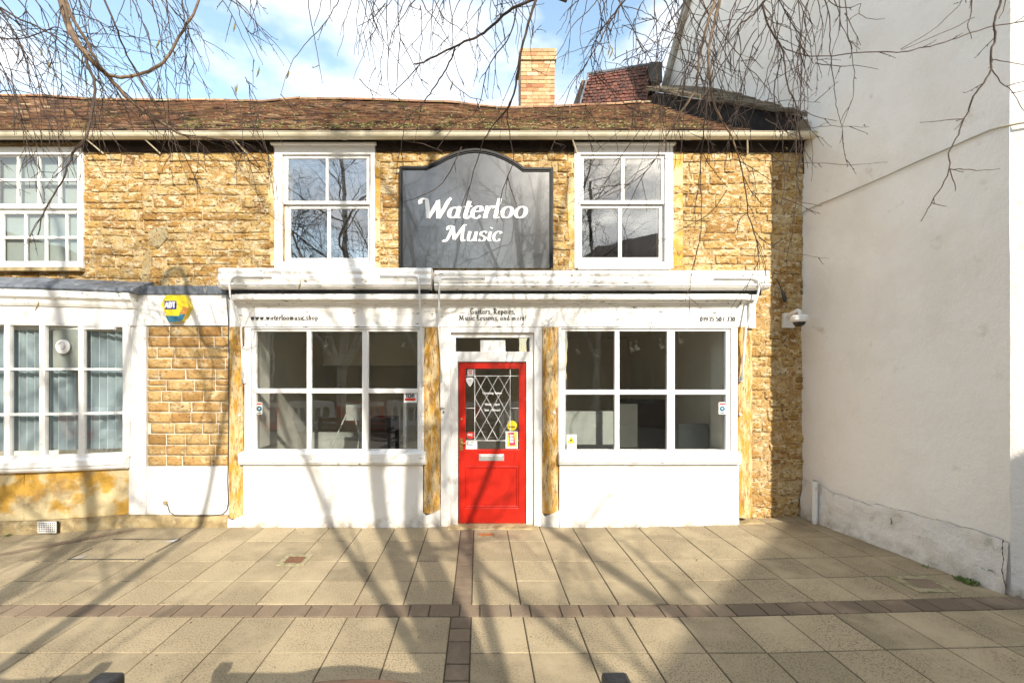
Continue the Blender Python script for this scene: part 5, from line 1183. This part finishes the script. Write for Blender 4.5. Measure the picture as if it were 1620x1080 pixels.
# ------------------------------------------------------------------ birch trees
rt_ = random.Random(42)
def rv(s=1): return Vector((rt_.uniform(-s, s), rt_.uniform(-s, s), rt_.uniform(-s, s)))
def limb(p, d, L_, r0, r1, n, wob=.15, grav=0):
    pts = [Vector(p)]; d = Vector(d).normalized(); rad = [r0]
    for k in range(n):
        d = (d+rv(wob)+Vector((0, 0, grav))).normalized(); pts.append(pts[-1]+d*(L_/n)); rad.append(r0+(r1-r0)*(k+1)/n)
    return pts, rad
def twigs(mb, pts, rad, dens, lv, ln, droop=-.25, rr=.0035, bias=None, bud=True, branchp=.35):
    """side twigs along a polyline, drooping, with small buds"""
    for a, b in zip(pts, pts[1:]):
        seg = (b-a).length; k = dens*seg; n = int(k)+(rt_.random() < k-int(k))
        for _ in range(n):
            o = a.lerp(b, rt_.random()); d = ((b-a).normalized()*.7+rv(.75)+(bias if bias else Vector((0, 0, 0)))); L_ = ln*rt_.uniform(.35, 1.25)
            m = max(3, int(L_/.07)); tp, tr = limb(o, d, L_, rr, rr*.45, m, .16, droop*.35)
            mb.tube(tp, tr, 3 if rr < .006 else 4, cap=False)
            if bud:
                for q_ in range(1, len(tp)):
                    if rt_.random() < .75:
                        s = tp[q_]; e = s+(rv(1).normalized()*.6+(tp[q_]-tp[q_-1]).normalized()*.7)*rt_.uniform(.010, .022); mb.tube([s, s.lerp(e, .6), e], [rr*.55, rr*.75, rr*.2], 3, cap=False)
            if lv > 0: twigs(mb, tp, tr, dens*branchp*2, lv-1, ln*.55, droop, rr*.8, bias, bud)
def crown(mbs, p, d, L_, r_, lv, mb_fine):
    """recursive limbs: mbs collects the thicker ones, mb_fine the thin ones"""
    n = 5; pts, rad = limb(p, d, L_, r_, r_*.55, n, .13, .02 if lv > 2 else -.05)
    (mbs if lv > 2 else mb_fine).tube(pts, rad, 7 if lv > 3 else 5 if lv > 1 else 3, cap=False)
    if lv == 0: return
    for k in range(1, n+1):
        m = 2 if rt_.random() < .3 else 1
        for _ in range(m):
            dd = (pts[k]-pts[k-1]).normalized(); nd = (dd*.9+rv(.85)+Vector((0, 0, .25 if lv > 2 else -.12))).normalized()
            crown(mbs, pts[k], nd, L_*rt_.uniform(.50, .72), rad[k]*rt_.uniform(.42, .6), lv-1, mb_fine)
def tree(name, label, base, stems, r0, fork, lv, seed):
    rt_.seed(seed); t = thing(name, label, 'tree', base, 'bare birch trees behind the camera')
    b = Vector(base); tr = MB(); pts = [b, b+Vector((.0, 0, fork*.3)), b+Vector((.03, .02, fork*.7)), b+Vector((.05, .0, fork))]
    tr.tube(pts, [r0*1.35, r0*1.05, r0*.95, r0*.85], 14, cap=False)
    cr = MB(); fine = MB()
    for (sx_, sy_, L_, k) in stems:
        P, Rr = limb(pts[-1]-Vector((0, 0, .1)), (sx_, sy_, 1), L_, r0*k, r0*k*.35, 9, .06, .02); tr.tube(P, Rr, 10, cap=False)
        for q_ in range(2, len(P)):
            for _ in range(1): crown(cr, P[q_], ((P[q_]-P[q_-1]).normalized()*.5+rv(.9)+Vector((0, 0, .35))), L_*rt_.uniform(.20, .33), Rr[q_]*.36, lv, fine)
    tr.build('trunk', M['trunk'], t, smooth=True); cr.build('limbs', M['bark_pale'], t, smooth=True); fine.build('crown', M['bark'], t, kind='stuff')
    return t
T1 = tree('birch_tree', 'multi stemmed bare birch whose twigs hang into the right half of the view', (1.62, -8.05, 0), [(-.20, .05, 7.5, .62), (.06, -.1, 8.0, .66), (.40, .1, 6.5, .26), (-.48, .12, 5.5, .30)], .20, 2.9, 3, 5)
T2 = tree('birch_tree', 'bare birch whose twigs hang into the top left of the view', (-1.75, -8.3, 0), [(-.12, .0, 7.5, .7), (.30, .05, 6.5, .5), (-.45, .1, 5.5, .4)], .14, 2.2, 3, 8)
T3 = tree('birch_tree', 'bare birch seen only reflected in the left upper window', (-4.7, -9.6, 0), [(.05, .0, 8, .8), (.35, .0, 6.5, .5), (-.3, .1, 6, .5), (.6, -.1, 6, .45), (-.6, 0, 5, .4)], .17, 2.0, 3, 12)
T4 = tree('birch_tree', 'bare birch standing furthest left, seen only reflected', (-7.6, -10.5, 0), [(.0, .0, 7.5, .8), (-.35, .0, 5.5, .5)], .15, 2.4, 3, 19)
T5 = tree('birch_tree', 'bare birch at the right of the street, seen only reflected', (4.3, -10.6, 0), [(.05, .0, 6.5, .8), (-.35, .0, 5.5, .5)], .14, 2.4, 2, 25)

# boughs that reach over the camera into the top of the view: (photo x, photo y, distance y) and radius in px at 1 m scale
rt_.seed(77)
def over(T, start, pts, r0, r1,  name='branch', pale=False, sp=(6, 1, .34), up=True, ylead=None, droop=-.25, bias=None, sharp=False):
    P = [PT(*p) for p in pts]
    if up:
        h = P[0]+(P[0]-P[1]).normalized()*.25; st = Vector(start); mid = st.lerp(h, .55)+Vector((0, 0, 1.1))
        # lead-in well above the frame
        lead_ = [st, st.lerp(mid, .5)+Vector((0, 0, .35)), mid, mid.lerp(h, .6)+Vector((0, 0, .35)), h]
        full = lead_+P
    else: full = P
    # gentle catmull rounding
    xz = []
    Q = [full[0]]+full+[full[-1]]
    for i in range(1, len(Q)-2):
        n = 3
        for k in range(n):
            t = k/n; a, b, c, d = Q[i-1], Q[i], Q[i+1], Q[i+2]
            v = .5*((2*b)+(c-a)*t+(2*a-5*b+4*c-d)*t*t+(-a+3*b-3*c+d)*t**3); xz.append(v+rv(.004))
    xz.append(full[-1]); n = len(xz); lead_n = (len(full)-len(P))*3
    rad = []
    for k in range(n):
        if k < lead_n: rad.append(r0*1.6+(r0-r0*1.6)*k/max(1, lead_n))
        else: rad.append(r0+(r1-r0)*(k-lead_n)/max(1, n-1-lead_n))
    q = MB(); q.tube(xz, rad, 7 if r0 > .008 else 5)
    o = q.build(name, M['bark_pale'] if pale else M['bark'], T, smooth=True)
    twigs(TW[T.name], xz[lead_n:], rad[lead_n:], sp[0], sp[1], sp[2], droop=droop, rr=.0030, bias=bias)
    return o
TW = {T1.name: MB(), T2.name: MB()}
L2 = (-1.9, -8.0, 6.3); L2b = (-2.3, -7.8, 5.6); L1 = (1.4, -7.9, 6.5); L1b = (2.3, -7.8, 6.2)
yl = -2.7
over(T2, L2, [(93, -10, yl), (104, 28, yl), (118, 62, yl), (133, 82, -2.68), (150, 101, -2.65), (168, 117, -2.6), (185, 137, -2.55), (205, 158, -2.5), (240, 185, -2.4), (270, 203, -2.35), (292, 215, -2.3), (330, 219, -2.2), (362, 222, -2.1), (392, 240, -2.0), (415, 268, -1.9)], .021, .0028, pale=True, sp=(9, 1, .42), bias=Vector((.2, 0, -.5)))
over(T2, L2, [(100, -10, -2.75), (118, 36, -2.75), (135, 62, -2.72), (150, 92, -2.68), (172, 120, -2.6)], .010, .008, pale=True, sp=(3, 1, .3))
over(T2, L2, [(318, -10, -2.5), (310, 15, -2.5), (295, 40, -2.5), (280, 64, -2.5), (272, 80, -2.5), (258, 98, -2.52), (235, 113, -2.54), (210, 121, -2.56), (192, 122, -2.58), (172, 119, -2.6)], .0075, .011, pale=True, sp=(6, 1, .38), bias=Vector((.1, 0, -.4)))
over(T2, L2, [(160, -10, -2.9), (178, 28, -2.9), (190, 60, -2.88), (200, 85, -2.85), (215, 115, -2.8), (230, 140, -2.8), (245, 165, -2.75), (262, 195, -2.7), (280, 225, -2.7), (300, 262, -2.6), (318, 300, -2.55)], .006, .002, sp=(7, 1, .34), bias=Vector((.3, 0, -.4)))
over(T2, L2, [(133, 84, -2.68), (140, 108, -2.7), (148, 125, -2.7), (150, 150, -2.7), (146, 180, -2.72), (140, 205, -2.74), (132, 225, -2.76), (115, 245, -2.78), (103, 275, -2.8), (85, 310, -2.8), (70, 335, -2.8), (60, 372, -2.8)], .0095, .003, sp=(8, 1, .3), up=False, bias=Vector((0, 0, -.3)))
over(T2, L2b, [(-40, 5, -2.6), (0, 13, -2.6), (30, 30, -2.6), (60, 43, -2.6), (88, 60, -2.6), (112, 80, -2.6), (140, 110, -2.6), (162, 140, -2.6)], .007, .003, sp=(9, 1, .45), bias=Vector((.6, 0, -.4)))
over(T2, L2b, [(-50, 45, -2.4), (0, 60, -2.4), (40, 60, -2.4), (85, 44, -2.4), (100, 48, -2.4), (115, 66, -2.4), (133, 78, -2.4)], .005, .002, sp=(8, 1, .45), bias=Vector((.6, 0, -.5)))
for (x0, y0, ln, tx, yy) in ((-60, -20, 12, .9, -2.5), (-50, 10, 12, 1.0, -2.6), (-60, 40, 11, .8, -2.3), (-50, 70, 11, .7, -2.4), (-30, -10, 12, .8, -2.2), (-60, 100, 9, .5, -2.3), (-20, -20, 12, .6, -2.6), (10, -20, 12, .55, -2.4), (40, -20, 11, .5, -2.2), (-50, 25, 12, .9, -2.0), (-60, 60, 12, .85, -2.1), (-40, -10, 12, 1.05, -2.3), (200, -15, 10, .35, -2.3), (235, -15, 12, .2, -2.4), (262, -15, 9, .05, -2.2), (290, -15, 9, -.05, -2.6), (340, -15, 5, .9, -2.4), (348, -15, 4, .9, -2.4), (395, -15, 3, .05, -2.4), (410, -15, 2.2, -.1, -2.4), (100, -15, 9, .35, -1.9), (120, -15, 11, .2, -2.0), (-60, 130, 9, .3, -2.5), (-55, 0, 14, .7, -1.8)):
    pts = [(x0, y0, yy)]; x, y = x0, y0; vx, vy = tx, .55
    for k in range(int(ln)):
        st = 24; x += st*vx; y += st*vy; vx = vx*.86+rt_.uniform(-.10, .10); vy = min(1.05, vy+.06+rt_.uniform(-.05, .05)); pts.append((x, y, yy+k*.012))
    over(T2, L2b, pts, .0048, .0016, name='branch', sp=(6, 1, .22), up=False, bias=Vector((.15, 0, -.5)))
# centre
over(T1, L1, [(862, -12, -2.7), (845, -2, -2.7), (820, 10, -2.7), (795, 25, -2.68), (770, 48, -2.65), (755, 58, -2.65), (735, 66, -2.62), (715, 76, -2.6), (690, 88, -2.6), (670, 98, -2.6), (655, 101, -2.6)], .010, .0048, sp=(2.2, 0, .2), droop=-.3)
over(T1, L1, [(664, 102, -2.6), (650, 118, -2.6), (635, 135, -2.6), (618, 151, -2.6)], .004, .0025, sp=(4, 0, .18), up=False)
over(T1, L1, [(720, 74, -2.6), (714, 92, -2.6), (706, 110, -2.58), (695, 126, -2.56), (684, 143, -2.54), (672, 160, -2.5), (655, 178, -2.5), (641, 192, -2.5), (638, 215, -2.5), (632, 245, -2.5), (625, 285, -2.5)], .006, .002, sp=(4, 0, .25), up=False)
over(T1, L1, [(706, 114, -2.57), (714, 130, -2.55), (728, 143, -2.5), (745, 155, -2.5), (765, 160, -2.5)], .0032, .002, sp=(3, 0, .15), up=False)
over(T1, L1, [(852, -12, -2.9), (840, 25, -2.9), (828, 68, -2.9), (818, 122, -2.88), (810, 158, -2.86), (796, 180, -2.84), (775, 205, -2.8), (760, 235, -2.78), (745, 290, -2.7), (732, 340, -2.65)], .0085, .002, sp=(5, 1, .28), bias=Vector((0, 0, -.3)))
over(T1, L1, [(818, 14, -2.7), (812, 40, -2.7), (802, 66, -2.7), (785, 85, -2.7), (772, 108, -2.68), (766, 132, -2.66), (760, 160, -2.66), (745, 185, -2.62), (712, 198, -2.6), (690, 212, -2.6)], .0048, .0018, sp=(5, 0, .25), up=False)
over(T1, L1, [(808, 160, -2.86), (802, 182, -2.84), (806, 210, -2.82), (812, 250, -2.8), (800, 290, -2.8), (790, 320, -2.78), (795, 350, -2.78)], .004, .0018, sp=(4, 0, .2), up=False)
for (a, pts) in ((0, [(487, -12), (490, 25), (497, 60), (503, 95), (510, 132)]), (0, [(510, -12), (505, 15), (497, 42)]), (0, [(522, -12), (524, 22)]), (0, [(612, -12), (612, 30), (615, 80), (613, 120), (617, 147)]), (0, [(628, -12), (632, 40), (634, 62), (648, 90), (662, 118), (675, 142), (688, 150)]),
                 (0, [(634, 62), (630, 90), (628, 130), (626, 148)]), (0, [(660, -12), (675, 15), (692, 35), (705, 55), (715, 75)]), (0, [(665, 10), (668, 50), (665, 85), (664, 120)]), (0, [(685, -12), (683, 40), (680, 80)]), (0, [(708, -12), (716, 30), (716, 70), (722, 105), (733, 135)]), (0, [(610, 6), (590, 28), (566, 42)]),
                 (0, [(688, 0), (702, 30), (722, 42), (740, 54)]), (0, [(568, 124), (582, 140), (604, 153)]), (0, [(790, -12), (796, 20)]), (0, [(700, 240), (670, 228), (640, 222)]), (0, [(730, 232), (700, 290), (660, 312), (640, 320)])):
    over(T1, L1, [(p[0], p[1], -2.75) for p in pts], .0034, .0016, sp=(2.5, 0, .08), up=False)
# right
over(T1, L1b, [(1133, -12, -3.0), (1128, 12, -3.0), (1121, 34, -3.0), (1114, 60, -2.98), (1108, 85, -2.95), (1104, 112, -2.95), (1101, 140, -2.9), (1090, 160, -2.9), (1070, 190, -2.85), (1050, 225, -2.8), (1030, 262, -2.8), (1000, 290, -2.75), (960, 310, -2.7)], .0085, .002, pale=True, sp=(9, 1, .34), bias=Vector((-.1, 0, -.3)))
over(T1, L1b, [(1142, -12, -2.9), (1136, 12, -2.9), (1129, 40, -2.9), (1121, 80, -2.9), (1122, 105, -2.9), (1124, 132, -2.88), (1130, 165, -2.88), (1142, 190, -2.85), (1155, 212, -2.82), (1165, 235, -2.8), (1178, 290, -2.75), (1184, 340, -2.72), (1198, 385, -2.7), (1202, 425, -2.7)], .0095, .002, pale=True, sp=(9, 1, .34), bias=Vector((.1, 0, -.3)))
over(T1, L1b, [(1128, 110, -2.9), (1119, 160, -2.88), (1112, 220, -2.85), (1108, 280, -2.8), (1110, 330, -2.8), (1106, 380, -2.75), (1092, 440, -2.7), (1091, 490, -2.7)], .0042, .0015, sp=(7, 1, .24), up=False, bias=Vector((0, 0, -.2)))
over(T1, L1b, [(990, -12, -2.7), (975, 20, -2.7), (962, 40, -2.7), (950, 62, -2.68), (936, 88, -2.65), (922, 110, -2.6), (905, 135, -2.6), (895, 160, -2.55), (886, 195, -2.5), (870, 240, -2.5)], .0052, .0018, pale=True, sp=(8, 1, .3), bias=Vector((-.1, 0, -.3)))
over(T1, L1b, [(1000, -12, -2.8), (978, 14, -2.8), (960, 36, -2.8), (945, 60, -2.8), (934, 92, -2.78), (948, 125, -2.75), (975, 155, -2.7)], .0052, .0018, sp=(8, 1, .28), bias=Vector((0, 0, -.3)))
over(T1, L1b, [(1216, -12, -2.6), (1208, 5, -2.6), (1196, 18, -2.6), (1182, 32, -2.6), (1168, 42, -2.6), (1172, 70, -2.6), (1170, 110, -2.6), (1180, 150, -2.6)], .007, .002, sp=(7, 1, .28), bias=Vector((0, 0, -.2)))
over(T1, L1b, [(1206, 4, -2.6), (1209, 24, -2.6), (1222, 52, -2.6), (1238, 75, -2.6), (1241, 105, -2.58), (1246, 135, -2.56), (1258, 162, -2.54), (1262, 195, -2.5), (1258, 240, -2.5), (1262, 285, -2.5), (1259, 330, -2.5), (1254, 370, -2.5)], .0065, .0018, sp=(8, 1, .26), up=False, bias=Vector((0, 0, -.2)))
over(T1, L1b, [(1238, 75, -2.6), (1262, 84, -2.6), (1283, 88, -2.58), (1317, 89, -2.55), (1366, 83, -2.5), (1420, 83, -2.5), (1445, 79, -2.5), (1472, 73, -2.5), (1505, 64, -2.5), (1537, 52, -2.5), (1576, 40, -2.5), (1640, 33, -2.5)], .0035, .0035, sp=(1.4, 0, .12), up=False, droop=-.1)
over(T1, L1b, [(1532, -12, -2.5), (1524, 0, -2.5), (1498, 28, -2.5), (1472, 50, -2.5), (1425, 78, -2.5)], .0030, .002, sp=(1, 0, .08), up=False)
over(T1, L1b, [(1640, 10, -2.5), (1600, 28, -2.5), (1575, 42, -2.5), (1541, 27, -2.5), (1505, 46, -2.5), (1478, 58, -2.5), (1426, 79, -2.5)][3:], .0026, .002, sp=(1, 0, .08), up=False)
over(T1, (3.2, -7.6, 6.0), [(1592, -14, -3.0), (1584, 0, -3.0), (1578, 18, -3.0), (1573, 38, -3.0), (1575, 60, -3.0), (1568, 82, -3.0), (1568, 110, -3.0), (1555, 132, -3.0), (1540, 153, -2.98), (1534, 172, -2.96), (1525, 188, -2.95), (1516, 212, -2.95), (1506, 232, -2.95), (1500, 242, -2.95), (1502, 268, -2.95), (1490, 295, -2.93), (1475, 318, -2.9), (1466, 335, -2.9), (1457, 350, -2.9)], .0062, .0022, sp=(3, 0, .10), droop=-.05)
for pts in ([(1568, 110), (1583, 130), (1600, 145), (1622, 178)], [(1502, 268), (1525, 268), (1545, 269), (1582, 267)], [(1502, 268), (1508, 290), (1511, 303)], [(1525, 188), (1500, 190), (1455, 194)], [(1568, 96), (1582, 96), (1620, 103)], [(1600, 148), (1622, 142)], [(1590, -12), (1588, 12), (1580, 30)], [(1537, -12), (1536, 20), (1532, 45), (1537, 62)]):
    over(T1, L1b, [(p[0], p[1], -2.98) for p in pts], .0030, .0015, sp=(3, 0, .05), up=False)
for (pts, yy) in (([(1200, 228), (1225, 250), (1240, 255), (1270, 258), (1308, 258), (1345, 261), (1375, 259), (1404, 257)], -2.3), ([(1200, 375), (1225, 392), (1250, 400), (1275, 404), (1312, 409)], -2.3), ([(1262, 318), (1280, 322), (1300, 326)], -2.4), ([(1300, -12), (1322, 10), (1345, 12), (1362, 5), (1360, 22), (1378, 30), (1400, 30)], -2.5), ([(1337, -12), (1340, 40), (1346, 75), (1351, 115), (1349, 155), (1338, 185), (1330, 202)], -2.5), ([(1337, 20), (1352, 50), (1362, 72)], -2.5), ([(1325, -12), (1328, 40), (1318, 80), (1310, 120)], -2.5), ([(1290, 100), (1330, 106), (1352, 104), (1390, 110)], -2.5),
                  ([(1270, 175), (1290, 184), (1325, 192)], -2.5), ([(1030, 180), (985, 245), (945, 305), (905, 320)], -2.4), ([(1150, 300), (1120, 340), (1065, 370), (1025, 400)], -2.5), ([(940, 250), (925, 290), (910, 335)], -2.4)):
    over(T1, L1b, [(p[0], p[1], yy) for p in pts], .0032, .0014, sp=(4, 0, .08), up=False)
for k in range(62):                                              # the hanging curtain at the right
    x0 = rt_.choice([rt_.uniform(940, 1320), rt_.uniform(1060, 1290)]); yy = rt_.uniform(-3.0, -2.0); n = rt_.randint(4, 13); y0 = rt_.uniform(-15, 90); pts = [(x0, -15 if rt_.random() < .6 else y0, yy)]
    x, y = x0, pts[0][1]; vx = rt_.uniform(-.75, .55)
    for q_ in range(n):
        x += 26*vx; y += 26*rt_.uniform(.7, 1.05); vx = vx*.84+rt_.uniform(-.22, .22); pts.append((x, y, yy+.01*q_))
    over(T1, L1b, pts, .0034, .0014, sp=(4.5, 1, .18), up=False, bias=Vector((0, 0, -.2)))
for k in range(20):                                              # shorter cross twigs
    x, y = rt_.uniform(960, 1270), rt_.uniform(0, 260); yy = rt_.uniform(-2.8, -2.1); pts = [(x, y, yy)]; vx, vy = rt_.choice((-1, 1))*rt_.uniform(.6, 1), rt_.uniform(-.5, .5)
    for q_ in range(rt_.randint(3, 7)):
        x += 24*vx; y += 24*vy; vy += rt_.uniform(-.05, .18); pts.append((x, y, yy))
    over(T1, L1b, pts, .0028, .0013, sp=(4, 0, .12), up=False)
for k in range(16):                                              # over the stone at the left
    x, y = rt_.uniform(130, 420), rt_.uniform(100, 240); yy = rt_.uniform(-2.7, -2.1); pts = [(x, y, yy)]; vx, vy = rt_.uniform(-.1, .6), rt_.uniform(.6, 1)
    for q_ in range(rt_.randint(4, 9)):
        x += 22*vx; y += 22*vy; vx = vx*.9+rt_.uniform(-.15, .15); pts.append((x, y, yy))
    over(T2, L2b, pts, .0028, .0013, sp=(5, 1, .14), up=False, bias=Vector((0, 0, -.2)))
for k in range(58):                                              # sprays over the sky from the left to the centre
    lf2 = k < 20; x = rt_.uniform(-20, 380) if lf2 else rt_.uniform(520, 980); yy = rt_.uniform(-2.9, -2.1); y = -15; pts = [(x, y, yy)]; vx = rt_.uniform(-.3, .8) if lf2 else rt_.uniform(-.7, .5)
    for q_ in range(rt_.randint(3, 8)):
        x += 24*vx; y += 24*rt_.uniform(.6, 1.0); vx = vx*.9+rt_.uniform(-.2, .2); pts.append((x, y, yy))
    over(T2 if lf2 else T1, L2b, pts, .0032, .0014, sp=(4, 1, .18), up=False, bias=Vector((0, 0, -.15)))
for k in range(16):                                              # long sweeping twigs crossing one another at the left
    x, y = rt_.uniform(-40, 120), rt_.uniform(-10, 150); yy = rt_.uniform(-2.7, -2.0); pts = [(x, y, yy)]; vx, vy = rt_.uniform(.6, 1), rt_.uniform(-.1, .6)
    for q_ in range(rt_.randint(6, 12)):
        x += 24*vx; y += 24*vy; vy += rt_.uniform(-.03, .12); pts.append((x, y, yy))
    over(T2, L2b, pts, .0030, .0013, sp=(4, 0, .16), up=False)
TW[T1.name].build('twigs', M['bark'], T1, kind='stuff'); TW[T2.name].build('twigs', M['bark'], T2, kind='stuff')
for i, (a, b, T) in enumerate(((252, 65, T2), (248, 75, T2), (372, 140, T2), (375, 137, T2), (117, 193, T2), (134, 198, T2), (165, 155, T2), (66, 78, T2), (76, 100, T2), (130, 95, T2), (61, 480, T2), (372, 38, T2), (965, 75, T1), (969, 80, T1), (475, 448, T1), (410, 110, T2), (457, 115, T2), (716, 132, T1))):
    c = PT(a, b, -2.55 if T is T2 else -2.7); q = MB(); l_ = rt_.uniform(.035, .055); s = rt_.uniform(-.012, .012)
    q.tube([c+Vector((0, 0, .02)), c, c+Vector((s, 0, -l_*.5)), c+Vector((s*2.2, 0, -l_))], [.0012, .004, .0055, .002], 6); q.build('catkin', M['catkin'], T)

lt = MB(); rq = random.Random(77)
for k in range(150):
    x, y = rq.uniform(-4.5, 4.1), rq.uniform(-3.0, -.05); s_ = rq.uniform(.004, .013); a = rq.uniform(0, 6.28); z = gz(x)+.004
    d = Vector((math.cos(a), math.sin(a), 0))*s_; e = Vector((-d.y, d.x, 0))*rq.uniform(.15, .6); c = Vector((x, y, z)); up_ = Vector((0, 0, s_*.3))
    lt.quad(c-d, c-e+up_, c+d, c+e+up_)
tag(lt.build('leaf_litter', M['bark'], None, kind='stuff'), 'tiny dark scraps of twig and seed scattered over the paving', 'litter')
